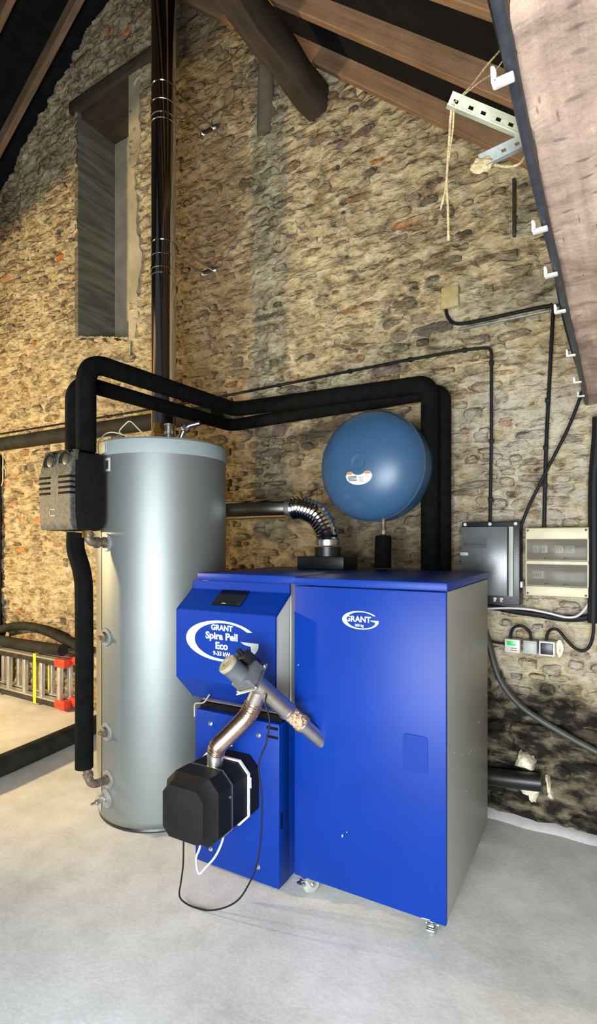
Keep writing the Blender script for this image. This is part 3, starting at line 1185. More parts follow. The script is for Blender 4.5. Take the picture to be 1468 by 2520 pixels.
def make_boiler():
    b = empty('pellet_boiler', BO, BROT)
    tag(b, 'blue wood pellet boiler with sloped control hood and black burner', 'boiler')
    mb = MB()
    mb.box(-0.565, -0.064, 0.085, 0.80, 0.03, 1.318, 0.004)
    mb.build('body', M_GREY, b)
    mb = MB()
    mb.box(-0.570, -0.004, 0.048, 0.81, 1.318, 1.354, 0.005)
    mb.build('lid', M_BLUE, b)['label'] = 'blue lid of the boiler'
    # hood: blue wrap-round sheet over grey cheeks
    prof = [(0.064, 1.315), (0.063, 1.276), (-0.056, 1.1875), (-0.056, 0.868), (0.062, 0.746)]
    inn = [(0.075, 1.315), (0.075, 1.268), (-0.049, 1.181), (-0.049, 0.872), (0.066, 0.755)]
    mb = MB()
    mb.prism(prof + inn[::-1], 'x', -0.61, -0.059, 0.0015)
    hood = mb.build('hood', M_BLUE, b, 25)
    hood['label'] = 'blue folded hood with printed logo'
    mb = MB()
    mb.prism([(0.074, 1.268), (-0.048, 1.180), (-0.048, 0.873), (0.066, 0.757)], 'x', -0.604, -0.066)
    mb.build('hood_cheek', M_CHEEK, b, 0)['label'] = 'pale grey side cheek of the hood'
    # display in the sloped face
    sl = Vector((0, 0.119, 0.0885)).normalized()
    nr = Vector((0, -0.0885, 0.119)).normalized()
    def on_slope(x, t):
        return Vector((x, -0.056, 1.1875)) + sl * t
    mb = MB()
    c = [on_slope(-0.428, 0.040), on_slope(-0.263, 0.040), on_slope(-0.268, 0.144), on_slope(-0.424, 0.144)]
    V = [tuple(p + nr * 0.0005) for p in c] + [tuple(p + nr * 0.005) for p in c]
    mb.add(V, [(0, 1, 2, 3), (4, 5, 6, 7), (0, 1, 5, 4), (1, 2, 6, 5), (2, 3, 7, 6), (3, 0, 4, 7)])
    bmesh.ops.bevel(mb.bm, geom=mb.bm.edges[:], offset=0.002, segments=2, affect='EDGES')
    d_ = mb.build('display', M_GLASSD, b)
    d_['label'] = 'black glass control display'
    mb = MB()
    c = [on_slope(-0.375, 0.050), on_slope(-0.345, 0.050), on_slope(-0.352, 0.054), on_slope(-0.366, 0.055)]
    mb.add([tuple(p + nr * 0.0056) for p in c], [(0, 1, 2, 3)])
    mb.build('display_mark', M_LABEL, d_, 0)
    # logo
    lg = empty('logo', (-0.345, -0.0568, 1.058))
    lg.parent = b
    ring_logo(lg, (0, 0, 0), 0.203, 0.091, M_PRINT)
    lettering('GRANT', 0.034, lg, (0.004, -0.0003, 0.058), M_PRINT, bold=0.0015, sx=1.04)
    lettering('Spira Pell', 0.043, lg, (0.003, -0.0003, 0.020), M_PRINT, bold=0.0017, sx=1.13)
    lettering('Eco', 0.043, lg, (0.003, -0.0003, -0.023), M_PRINT, bold=0.0017, sx=1.10)
    lettering('9-33 kW', 0.026, lg, (0.003, -0.0003, -0.058), M_PRINT, bold=0.0010)
    # lower door
    mb = MB()
    mb.box(-0.516, -0.057, -0.03, 0.055, 0.018, 0.722, 0.004)
    mb.box(-0.40, -0.0575, 0.05, 0.40, 0.020, 0.720, 0.004)
    door = mb.build('lower_door', M_BLUE, b)
    door['label'] = 'blue lower door carrying the burner'
    mb = MB()
    mb.box(-0.51, -0.06, 0.0, 0.06, 0.724, 0.75)
    mb.build('door_gap', M_HOLE, b)
    mb = MB()
    mb.tube([(-0.528, -0.02, 0.68), (-0.528, -0.022, 0.745), (-0.47, -0.022, 0.752), (-0.455, 0.0, 0.79)], 0.004, 0.02, 8)
    mb.box(-0.50, -0.08, 0.02, 0.07, 0.742, 0.752, 0.002)
    mb.build('edge_trim', M_GREY, b)
    for (x, z) in ((-0.425, 0.667), (-0.161, 0.659), (-0.312, 0.588), (-0.423, 0.092), (-0.163, 0.086)):
        bolt(door, x, -0.030, z)
    for z in (0.702, 0.664):
        mb = MB()
        mb.box(-0.121, -0.062, -0.0315, -0.02, z - 0.006, z + 0.006, 0.001)
        mb.build('vent_slot', M_HOLE, door)
    mb = MB()
    mb.box(-0.0575, -0.0562, -0.016, -0.004, 0.27, 0.34)
    mb.build('side_slot', M_HOLE, door)
    # burner
    u = empty('burner', (-0.292, -0.03, 0.4325))
    u.parent = b
    u['label'] = 'black octagonal pellet burner with white gasket'
    def part(name, rings, m):
        mb = MB()
        mb.loft(rings)
        return mb.build(name, m, u, 25)
    o = (0, 0)
    part('rear_housing', [octagon(*o, 0.133, 0.135, 0.047, 0.0), octagon(*o, 0.133, 0.135, 0.047, -0.078)], M_BURNER)
    part('gasket', [octagon(*o, 0.137, 0.139, 0.048, -0.075), octagon(*o, 0.137, 0.139, 0.048, -0.086)], M_GASKET)
    part('middle_housing', [octagon(*o, 0.131, 0.132, 0.046, -0.084), octagon(*o, 0.131, 0.132, 0.046, -0.196)], M_BURNER)
    part('thin_flange', [octagon(*o, 0.136, 0.138, 0.048, -0.194), octagon(*o, 0.136, 0.138, 0.048, -0.198)], M_STEEL)
    part('front_cover', [octagon(*o, 0.133, 0.135, 0.047, -0.198), octagon(*o, 0.133, 0.135, 0.047, -0.285),
                         octagon(*o, 0.112, 0.116, 0.040, -0.310), octagon(*o, 0.1025, 0.103, 0.034, -0.343)], M_BURNER)
    mb = MB()
    mb.prism([(-0.078, 0.03), (-0.078, 0.075), (-0.088, 0.055)], 'x', 0.136, 0.146)
    mb.build('latch', M_GASKET, u)
    mb = MB()
    mb.lathe([(0.006, 0), (0.006, 0.003), (0.002, 0.005)], (0.133, -0.21, 0.045), (1, 0, 0), 10)
    mb.build('screw', M_ZINC, u)
    mb = MB()
    mb.lathe([(0.003, 0), (0.003, 0.003)], (0.119, -0.295, 0.03), (0.8, -0.6, 0), 10)
    mb.build('screw', M_ZINC, u)
    # smoke collar on the lid at the back
    mb = MB()
    mb.box(-0.325, -0.045, 0.60, 0.79, 1.355, 1.424, 0.004)
    mb.build('smoke_collar_box', M_BLACKP, b)['label'] = 'black square smoke collar on the lid'
    mb = MB()
    mb.lathe([(0.074, 1.42), (0.074, 1.475), (0.066, 1.475)], (-0.185, 0.70, 0), (0, 0, 1), 28)
    mb.build('smoke_collar', M_BLACKP, b)
    return b


BOILER = make_boiler()


def corrugated(P, r, pitch=0.011, amp=0.0032, seg=24):
    """sweep with ribs along a fine path"""
    P = [Vector(p) for p in P]
    L = [0]
    for i in range(1, len(P)):
        L.append(L[-1] + (P[i] - P[i - 1]).length)
    n = int(L[-1] / pitch * 4)
    pts, rad = [], []
    for k in range(n + 1):
        s = L[-1] * k / n
        i = max(1, next((j for j in range(len(L)) if L[j] >= s - 1e-9), len(L) - 1))
        t = (s - L[i - 1]) / max(1e-9, L[i] - L[i - 1])
        pts.append(P[i - 1].lerp(P[i], t))
        rad.append(r + amp * (0.5 + 0.5 * math.cos(2 * math.pi * k / 4)))
    mb = MB()
    sweep(mb, pts, r, seg, rad)
    return mb


def make_auger():
    a = empty('pellet_auger', BO, BROT)
    tag(a, 'steel pellet feed auger with grey gear motor between hopper and burner', 'auger')
    P0, P1 = Vector((0.106, 0.0, 0.693)), Vector((-0.028, -0.22, 0.933))
    d = (P1 - P0)
    ln = d.length
    d.normalize()
    side = d.cross(Vector((0, 0, 1))).normalized()
    up = side.cross(d).normalized()
    def at(t, s=0, u=0):
        return P0 + d * t + side * s + up * u
    # outer tube from the hopper to the clear window
    mb = MB()
    mb.cyl(at(-0.055), at(0.10), 0.031, seg=28)
    mb.build('feed_tube', M_STEEL, a)
    rnd = random.Random(2)
    mb = MB()
    for _ in range(230):
        t = rnd.uniform(0.100, 0.180)
        q = rnd.uniform(0, 2 * math.pi)
        rr = 0.0265 * math.sqrt(rnd.uniform(0.45, 1))
        c = at(t, rr * math.cos(q), rr * math.sin(q))
        ax = (d * rnd.uniform(-1, 1) + side * rnd.uniform(-1, 1) * abs(math.sin(q)) + up * rnd.uniform(-1, 1) * abs(math.cos(q))).normalized()
        mb.cyl(c - ax * 0.0065, c + ax * 0.0065, 0.0034, seg=6)
    pf = mb.build('pellet_fill', M_PELLET, a)
    pf['label'] = 'brown wood pellets in the clear tube'
    pf['kind'] = 'stuff'
    mb = MB()
    mb.cyl(at(0.09), at(0.19), 0.034, seg=28)
    mb.build('sight_tube', M_CLEAR, a)
    for t in (0.092, 0.186):
        mb = MB()
        mb.lathe([(0.034, -0.006), (0.038, -0.006), (0.038, 0.006), (0.034, 0.006)], at(t), d, 28)
        cl = mb.build('hose_clamp', M_STEEL, a)
        mb = MB()
        p = at(t, 0.034, -0.02)
        mb.cyl(p - up * 0.012, p + up * 0.012, 0.006, seg=10)
        mb.build('clamp_screw', M_ZINC, cl)
    mb = MB()
    mb.cyl(at(0.182), at(ln + 0.045), 0.036, seg=28)
    mb.build('upper_tube', M_STEEL, a)
    # drop branch of the Y
    J = at(ln - 0.005)
    mb = MB()
    B1 = Vector((-0.070, -0.212, 0.846))
    mb.cyl(J, B1, 0.034, seg=28)
    mb.build('drop_branch', M_STEEL, a)
    inlet = Vector((-0.272, -0.195, 0.562))
    path = spline([J.lerp(B1, 0.72), B1, (-0.105, -0.208, 0.795), (-0.190, -0.200, 0.712), (-0.250, -0.196, 0.655), (-0.268, -0.195, 0.618)], 10)
    mb = corrugated(path, 0.033, 0.0125, 0.005)
    mb.build('flexible_hose', M_COPPER, a)['label'] = 'copper tinted ribbed flexible hose'
    mb = MB()
    mb.cyl(inlet - Vector((0, 0, 0.02)), inlet + Vector((0.004, 0, 0.075)), 0.0335, seg=28)
    mb.build('burner_inlet_tube', M_STEEL, a)
    # square flange, gearbox, motor
    R3 = Matrix((side, d, up)).transposed()
    def frame(o3):
        return Matrix.Translation(o3) @ R3.to_4x4()
    T = Matrix.Rotation(R(28), 4, 'Y')
    g0 = at(ln + 0.045)
    mb = MB()
    mb.box(-0.062, 0.062, 0, 0.006, -0.062, 0.062, 0.004, mtx=frame(g0) @ T)
    mb.build('flange_plate', M_ZINC, a)
    mb = MB()
    mb.box(-0.050, 0.050, 0.006, 0.052, -0.048, 0.048, 0.006, mtx=frame(g0) @ T)
    mb.build('gearbox', M_MOTOR, a)
    mb = MB()
    mb.lathe([(0.040, 0.052), (0.040, 0.110), (0.041, 0.112), (0.041, 0.121)], g0 - up * 0.016, d, 32)
    mb.build('motor', M_MOTOR, a)
    mb = MB()
    mb.lathe([(0.0415, 0.120), (0.041, 0.129), (0.036, 0.134), (0.017, 0.134), (0.015, 0.131), (0.001, 0.131)], g0 - up * 0.016, d, 32)
    mb.build('motor_cap', M_CAP, a)['label'] = 'round beige motor end cap'
    mb = MB()
    mb.box(-0.034, 0.056, 0.012, 0.095, 0.028, 0.074, 0.008, mtx=frame(g0) @ T)
    tb = mb.build('terminal_box', M_BLACKP, a)
    mb = MB()
    f = frame(g0) @ T
    mb.cyl(f @ Vector((0.0, 0.085, 0.055)), f @ Vector((-0.004, 0.118, 0.058)), 0.011, seg=14)
    mb.build('cable_gland', M_BLACKP, tb)
    for sx, sz in ((-0.05, -0.05), (0.05, -0.05), (0.05, 0.05), (-0.05, 0.05)):
        mb = MB()
        mb.cyl(f @ Vector((sx, -0.004, sz)), f @ Vector((sx, 0.014, sz)), 0.006, seg=6)
        mb.build('flange_bolt', M_ZINC, a)
    return a


make_auger()

# black power lead hanging from the auger motor down to the floor and back to the burner
mb = MB()
pts = [(0.012, -0.235, 0.915), (0.015, -0.25, 0.879), (0.034, -0.25, 0.822), (0.019, -0.25, 0.73), (-0.015, -0.25, 0.639), (0.0, -0.25, 0.509), (-0.006, -0.25, 0.353), (-0.023, -0.255, 0.246),
       (-0.054, -0.26, 0.172), (-0.095, -0.27, 0.105), (-0.16, -0.27, 0.052), (-0.243, -0.27, 0.012), (-0.303, -0.275, 0.005), (-0.357, -0.28, 0.010), (-0.385, -0.285, 0.035),
       (-0.372, -0.29, 0.10), (-0.357, -0.295, 0.17), (-0.350, -0.30, 0.25), (-0.350, -0.30, 0.36)]
sweep(mb, spline([BW(*p) for p in pts], 8), 0.0035, 8)
one('power_lead', mb, M_CABLE, 'thin black lead looping from auger motor over the floor to the burner', 'cable')
# milky drain hose below the burner
mb = MB()
pts = [(-0.335, -0.20, 0.31), (-0.346, -0.20, 0.21), (-0.367, -0.20, 0.155), (-0.362, -0.20, 0.108), (-0.348, -0.20, 0.092), (-0.317, -0.20, 0.126), (-0.264, -0.20, 0.19), (-0.226, -0.20, 0.27), (-0.222, -0.20, 0.33)]
sweep(mb, spline([BW(*p) for p in pts], 8), 0.0048, 10)
one('drain_hose', mb, M_HOSE, 'milky plastic hose hanging in a loop below the black burner', 'hose')

# ------------------------------------------------------------------ silver buffer tank
TX, TY, TR = -2.3276, 2.2249, 0.36


def make_tank():
    t = empty('buffer_tank', (TX, TY, 0))
    tag(t, 'tall silver cylindrical heat storage tank beside the boiler', 'tank')
    mb = MB()
    mb.lathe([(0.30, 0.0), (0.32, 0.0), (0.32, 0.012), (0.345, 0.018), (TR - 0.003, 0.035), (TR, 0.055), (TR, 1.965)], (0, 0, 0), (0, 0, 1), 96)
    mb.build('jacket', M_SILVER, t)
    mb = MB()
    mb.lathe([(TR + 0.004, 1.962), (TR + 0.006, 1.966), (TR + 0.006, 2.035), (TR - 0.004, 2.046), (TR - 0.05, 2.048), (0.001, 2.05)], (0, 0, 0), (0, 0, 1), 96)
    mb.build('top_cover', M_LIDGREY, t)['label'] = 'pale grey plastic top cover'
    mb = MB()
    mb.lathe([(0.345, 0.0), (0.35, 0.008), (0.345, 0.02)], (0, 0, 0.0), (0, 0, 1), 64)
    mb.build('base_ring', M_BLACKP, t)
    # zip seam of the jacket
    a = R(-113)
    mb = MB()
    c, s = math.cos(a), math.sin(a)
    n = 10
    for (a0, a1, rr) in ((a - 0.45, a + 0.12, TR + 0.0025),):
        V, F = [], []
        for i in range(n + 1):
            q = a0 + (a1 - a0) * i / n
            for z in (0.06, 1.96):
                V.append(((rr) * math.cos(q), (rr) * math.sin(q), z))
        for i in range(n):
            F.append((2 * i, 2 * i + 2, 2 * i + 3, 2 * i + 1))
        mb.add(V, F)
    mb.build('jacket_seam', M_SEAM, t)['label'] = 'pale vertical closing strip of the jacket'
    # ports on the front left
    def port(ang, z, kind):
        q = R(ang)
        o = Vector((TR * math.cos(q), TR * math.sin(q), z))
        dr = Vector((math.cos(q), math.sin(q), 0))
        mb = MB()
        mb.lathe([(0.048, -0.004), (0.048, 0.004), (0.046, 0.006), (0.028, 0.006)], o, dr, 32)
        ro = mb.build('rosette', M_ROSE, t)
        mb = MB()
        if kind == 'plug':
            mb.lathe([(0.027, 0.0), (0.027, 0.022), (0.022, 0.024)], o, dr, 8)
            mb.lathe([(0.013, 0.022), (0.013, 0.042), (0.011, 0.044)], o, dr, 4)
            mb.build('plug', M_RUST, ro)
        elif kind == 'elbow_up':
            mb.lathe([(0.029, 0), (0.029, 0.022)], o, dr, 8)
            e = o + dr * 0.102
            mb.tube([o + dr * 0.01, e, e + Vector((0, 0, 0.075))], 0.0225, 0.05, 16)
            mb.lathe([(0.029, 0), (0.029, 0.02)], o + dr * 0.045, dr, 16)
            mb.lathe([(0.029, 0.03), (0.029, 0.052)], e, (0, 0, 1), 16)
            mb.build('pipe_elbow', M_RUST, ro)
        elif kind == 'elbow_lean':
            mb.lathe([(0.027, 0), (0.027, 0.02)], o, dr, 8)
            e = o + dr * 0.10
            f = e + Vector((-0.022, -0.01, 0.11))
            mb.tube([o + dr * 0.01, e, f], 0.021, 0.045, 16)
            mb.lathe([(0.027, 0.048), (0.027, 0.066)], e, f - e, 8)
            mb.build('pipe_elbow', M_RUST, ro)
        else:
            mb.lathe([(0.016, 0), (0.016, 0.02), (0.011, 0.022), (0.011, 0.045), (0.015, 0.046), (0.015, 0.062), (0.009, 0.064), (0.007, 0.09)], o, dr, 12)
            mb.box(-0.006, 0.006, -0.006, 0.006, 0.0, 0.03, 0.002, mtx=Matrix.Translation(o + dr * 0.034))
            mb.build('drain_cock', M_ZINC, ro)
    port(-97.5, 1.50, 'elbow_up')
    port(-98.7, 1.00, 'plug')
    port(-97.5, 0.50, 'plug')
    port(-95.6, 0.252, 'elbow_lean')
    port(-97.5, 0.147, 'drain')
    # small white tag near the top
    q = R(-96)
    mb = MB()
    V = []
    for i in range(4):
        a_ = R(-101 + 3.2 * i)
        for z in (1.875, 1.945):
            V.append(((TR + 0.003) * math.cos(a_), (TR + 0.003) * math.sin(a_), z))
    mb.add(V, [(2 * i, 2 * i + 2, 2 * i + 3, 2 * i + 1) for i in range(3)])
    tg = mb.build('paper_tag', M_WHITE, t)
    mb = MB()
    V = []
    for i in range(3):
        a_ = R(-98 + 2.0 * i)
        for z in (1.888, 1.932):
            V.append(((TR + 0.0036) * math.cos(a_), (TR + 0.0036) * math.sin(a_), z))
    mb.add(V, [(2 * i, 2 * i + 2, 2 * i + 3, 2 * i + 1) for i in range(2)])
    mb.build('tag_print', M_INK, tg)
    # brass and steel fittings on top
    mb = MB()
    mb.lathe([(0.024, 2.045), (0.024, 2.13), (0.030, 2.132), (0.030, 2.155), (0.022, 2.157), (0.022, 2.185)], (-0.012, -0.035, 0), (0, 0, 1), 8)
    mb.build('brass_fitting', M_BRASS, t)
    mb = MB()
    mb.lathe([(0.022, 2.045), (0.022, 2.12), (0.029, 2.122), (0.029, 2.138), (0.024, 2.140), (0.024, 2.17), (0.028, 2.172), (0.028, 2.18)], (0.046, 0.0, 0), (0, 0, 1), 20)
    mb.build('top_fitting', M_STEEL, t)
    mb = MB()
    mb.tube([(0.09, 0.04, 2.05), (0.10, 0.045, 2.12), (0.13, 0.06, 2.17), (0.20, 0.09, 2.185)], 0.016, 0.03, 12)
    mb.lathe([(0.02, 0), (0.028, 0.01), (0.028, 0.03)], (0.11, 0.05, 2.145), (0.6, 0.3, 0.7), 8)
    mb.build('vent_valve', M_ZINC, t)
    return t


make_tank()

# cream sensor lead curling over the tank rim
mb = MB()
pts = [(TX + x, TY + y, z) for x, y, z in ((-0.080, -0.375, 1.95), (-0.085, -0.380, 2.02), (-0.080, -0.345, 2.075), (-0.05, -0.315, 2.090), (0.0, -0.28, 2.075), (0.03, -0.25, 2.062),
       (-0.02, -0.285, 2.085), (-0.035, -0.28, 2.105), (-0.01, -0.268, 2.135), (0.016, -0.254, 2.152), (0.05, -0.232, 2.115), (0.084, -0.211, 2.075), (0.10, -0.20, 2.056))]
sweep(mb, spline(pts, 8), 0.0032, 8)
one('sensor_lead', mb, M_CREAM, 'thin cream sensor lead curling over the tank top', 'cable')


# pump station in front of the tank
def make_pump():
    x0, x1, y0, y1, z0, z1 = -2.589, -2.333, 1.620, 1.822, 1.559, 1.963
    cx = (x0 + x1) / 2
    p = empty('pump_station', (cx, (y0 + y1) / 2, z0))
    tag(p, 'black moulded pump station with two round gauges on the tank', 'pump')
    oy = (y0 + y1) / 2
    hw, H_ = (x1 - x0) / 2, z1 - z0
    # front shell bulges: loft of rounded outlines
    def outline(y, k, sh):
        pts = []
        for i in range(40):
            a = 2 * math.pi * i / 40
            ca, sa = math.cos(a), math.sin(a)
            e = (abs(ca) ** 9 + abs(sa) ** 9) ** (-1 / 9)
            pts.append((ca * e * hw * k, y, H_ / 2 + sa * e * H_ / 2 * (k * 0.3 + 0.7) + sh))
        return pts
    ya = y0 - oy
    yb = y1 - oy
    mb = MB()
    mb.loft([outline(yb, 0.97, 0), outline(yb - 0.01, 1.0, 0), outline(ya + 0.036, 1.0, 0), outline(ya + 0.030, 0.985, 0)])
    mb.build('rear_shell', M_EPP, p, 40)
    # front shell, curved in height
    rings = []
    nz = 26
    for j in range(nz + 1):
        v = j / nz
        z = 0.004 + (H_ - 0.008) * v
        bul = ya + 0.004 + 0.030 * max(0, (v - 0.62) / 0.38) ** 1.6 + 0.012 * max(0, (0.12 - v) / 0.12) ** 2
        rr = 0.018
        ring = []
        for (u, t) in ((-1, 0.5), (-1, 0.2), (-1, 0.06), (-0.97, 0.0), (-0.5, 0), (0, 0), (0.5, 0), (0.97, 0.0), (1, 0.06), (1, 0.2), (1, 0.5)):
            ring.append((u * hw * 0.99, bul + (ya + 0.074 - bul) * t, z))
        rings.append(ring)
    mb = MB()
    mb.loft(rings)
    mb.build('front_shell', M_DUSTLIT, p, 40)['label'] = 'dusty black front shell, warm light in its colour'
    yf = ya + 0.004
    # gauges in round wells
    for gx, gz, off in ((-0.062, 0.346, 0.012), (0.062, 0.350, 0.014)):
        mb = MB()
        mb.lathe([(0.046, -0.002), (0.049, 0.002), (0.049, 0.005), (0.046, 0.006), (0.045, 0.0)], (gx, yf + off + 0.003, gz), (0, -1, 0.10), 36, cap=False)
        w = mb.build('gauge_rim', M_DUSTLIT, p)
        mb = MB()
        mb.lathe([(0.0465, 0.003), (0.001, 0.004)], (gx, yf + off + 0.003, gz), (0, -1, 0.10), 36)
        mb.build('gauge_well', M_HOLE, w)
        mb = MB()
        mb.lathe([(0.027, 0.003), (0.027, 0.006), (0.024, 0.007), (0.001, 0.007)], (gx + 0.014, yf + off + 0.003, gz + 0.002), (0, -1, 0.10), 28)
        mb.build('gauge_face', M_GAUGE, w)
    # cooling slots left and right
    for k in range(4):
        z = 0.266 - 0.0265 * k
        for sx in (-1, 1):
            mb = MB()
            mb.box(min(sx * 0.032, sx * 0.1275), max(sx * 0.032, sx * 0.1275), yf - 0.002, yf + 0.03, z - 0.006, z + 0.006, 0.002)
            mb.build('cooling_slot', M_HOLE, p)
    # embossed square
    for (a, b, c, d) in ((-0.036, 0.006, 0.104, 0.107), (-0.036, 0.006, 0.074, 0.077), (-0.036, -0.033, 0.074, 0.107)):
        mb = MB()
        mb.box(a, b, yf - 0.0015, yf + 0.004, c, d)
        mb.build('embossed_line', M_BLACKP, p)
    # brass unions below
    mb = MB()
    mb.lathe([(0.024, -0.035), (0.024, 0.01)], (cx - cx + 0.073, -0.0 + 0.035, 0), (0, 0, 1), 8)
    mb.build('union_nut', M_BRASS, p)
    return p


make_pump()

# ------------------------------------------------------------------ insulated pipes
PR = 0.050
mb = MB()
mb.tube([(-2.386, 1.752, 1.965), (-2.386, 1.752, 2.35), (-2.386, 1.78, 2.405), (-2.386, 1.84, 2.43), (-2.386, 2.945, 2.43), (-0.985, 2.945, 2.39), (-0.985, 2.945, 1.30)], PR, 0.075, 20, 10)
one('insulated_pipe', mb, M_FOAM, 'black foam insulated pipe from pump to wall, nearer the viewer of the pair', 'pipe')
mb = MB()
mb.tube([(-2.489, 1.752, 1.965), (-2.489, 1.752, 2.265), (-2.489, 1.78, 2.32), (-2.489, 1.84, 2.345), (-2.489, 3.035, 2.345), (-0.935, 3.035, 2.365), (-0.935, 3.035, 1.30)], 0.042, 0.07, 20, 10)
one('insulated_pipe', mb, M_FOAM, 'black foam insulated pipe from pump to wall, farther one of the pair', 'pipe')
mb = MB()
mb.tube([(-2.470, 1.752, 1.552), (-2.475, 1.75, 1.47), (-2.405, 1.752, 1.33), (-2.400, 1.752, 0.90), (-2.402, 1.752, 0.345)], 0.045, 0.09, 20, 8)
one('insulated_pipe', mb, M_FOAM, 'black foam insulated pipe running down in front of the silver tank', 'pipe')
mb = MB()
mb.tube([(-6.2, 3.01, 2.505), (-3.4, 3.01, 2.465), (-2.60, 3.01, 2.44)], 0.066, 0.1, 22)
one('insulated_pipe', mb, M_FOAMGREY, 'dusty black insulated pipe along the wall left of the flue', 'pipe')
mb = MB()
pth = spline([(-3.36, 0.6, 0.07), (-3.40, 1.4, 0.07), (-3.45, 1.9, 0.071), (-3.56, 2.5, 0.07), (-3.66, 3.02, 0.07)], 8)
sweep(mb, pth, 0.069, 22)
one('insulated_duct', mb, M_FOAMGREY, 'thick black insulated pipe lying on the floor left of the tank', 'pipe')
mb = MB()
mb.tube([BW(0.093, 0.82, 1.36), BW(0.093, 0.82, 1.45), BW(0.088, 0.84, 1.53)], 0.045, 0.05, 18, radii=None)
vp = empty('vessel_pipe', BW(0.093, 0.82, 1.36))
tag(vp, 'short black insulated pipe rising to the blue expansion vessel', 'pipe')
o = mb.build('foam_sleeve', M_FOAM, vp)
o.location = -Vector(vp.location)
mb = MB()
mb.cyl(BW(0.088, 0.84, 1.50), BW(0.086, 0.85, 1.66), 0.013)
mb.lathe([(0.02, 0.05), (0.02, 0.07)], BW(0.088, 0.84, 1.50), (0, 0, 1), 8)
o = mb.build('threaded_tail', M_RUST, vp)
o.location = -Vector(vp.location)

# ------------------------------------------------------------------ flue
def make_flue():
    fx, fy = -2.755, 2.637
    f = empty('flue_pipe', (fx, fy, 1.5))
    tag(f, 'tall shiny twin wall steel flue rising through the roof', 'flue')
    r = 0.083
    joints = [2.14, 3.36, 4.40, 5.55]
    z0 = 1.55
    for a, b in zip([z0] + joints, joints + [6.5]):
        mb = MB()
        mb.lathe([(r, a - 1.5), (r, b - 1.5)], (0, 0, 0), (0, 0, 1), 48, cap=True)
        mb.build('flue_section', M_CHROME, f)
    for z in joints:
        mb = MB()
        prof = [(r, -0.045), (r + 0.004, -0.042), (r + 0.004, -0.030), (r + 0.001, -0.027), (r + 0.001, -0.006), (r + 0.006, -0.003), (r + 0.006, 0.012), (r + 0.001, 0.015), (r + 0.001, 0.085), (r + 0.004, 0.088), (r + 0.004, 0.096), (r, 0.098)]
        mb.lathe([(a, b + z - 1.5) for a, b in prof], (0, 0, 0), (0, 0, 1), 48)
        mb.build('locking_band', M_CHROME, f)
    mb = MB()
    mb.lathe([(r + 0.004, 0.01), (r + 0.004, 0.0), (0.02, -0.02)], (0, 0, 0.06), (0, 0, 1), 40)
    mb.build('end_cap', M_CHROME, f)
    return f


make_flue()


def make_connector():
    fy, z = 2.637, 1.70
    c = empty('flue_connector', (-1.9, fy, z))
    tag(c, 'horizontal steel flue pipe and ribbed elbow between boiler and flue', 'flue')
    mb = MB()
    mb.cyl((-2.70, fy, z), (-1.70, fy - 0.01, z), 0.060, seg=40)
    mb.build('straight_pipe', M_CHROME, c).location = -Vector(c.location)
    top = BW(-0.185, 0.70, 1.478)
    path = spline([(-1.70, fy - 0.01, z), (-1.63, fy - 0.012, z - 0.003), (-1.53, fy - 0.015, z - 0.045), (top.x - 0.012, top.y, z - 0.13), (top.x, top.y, 1.50)], 10)
    mb = corrugated(path, 0.060, 0.021, 0.006, 36)
    mb.build('ribbed_elbow', M_CHROME, c).location = -Vector(c.location)
    for p, ax in (((-1.70, fy - 0.01, z), (1, 0, 0)), ((top.x, top.y, 1.50), (0, 0, 1))):
        mb = MB()
        mb.lathe([(0.060, -0.016), (0.068, -0.016), (0.070, 0.0), (0.068, 0.016), (0.060, 0.016)], p, ax, 40)
        mb.build('pipe_collar', M_STEEL, c).location = -Vector(c.location)
    return c


make_connector()


def flue_bracket(z, label):
    b = empty('flue_bracket', (-2.75, WY, z))
    tag(b, label, 'bracket', 'wall brackets of the flue')
    mb = MB()
    mb.box(-0.085, 0.085, -0.036, -0.028, -0.022, 0.022, 0.002)
    pl = mb.build('wall_plate', M_ZINC, b)
    for s in (-0.06, 0.06):
        mb = MB()
        mb.cyl((s, -0.034, 0), (s, -0.050, 0), 0.012, seg=6)
        mb.build('anchor_bolt', M_ZINC, pl)
    mb = MB()
    for s in (-0.05, 0.05):
        mb.box(s - 0.003, s + 0.003, -0.40, -0.03, -0.009, 0.009, 0.001)
    mb.build('arm', M_STEEL, b)
    mb = MB()
    mb.lathe([(0.0845, -0.010), (0.087, -0.010), (0.087, 0.010), (0.0845, 0.010)], (-0.005, -0.485, 0), (0, 0, 1), 40, cap=False)
    mb.box(-0.064, 0.054, -0.408, -0.398, -0.015, 0.015, 0.001)
    mb.build('pipe_clamp', M_CHROME, b)


flue_bracket(4.62, 'upper galvanised bracket holding the steel flue to the stone wall')
flue_bracket(3.55, 'lower galvanised bracket holding the steel flue to the stone wall')


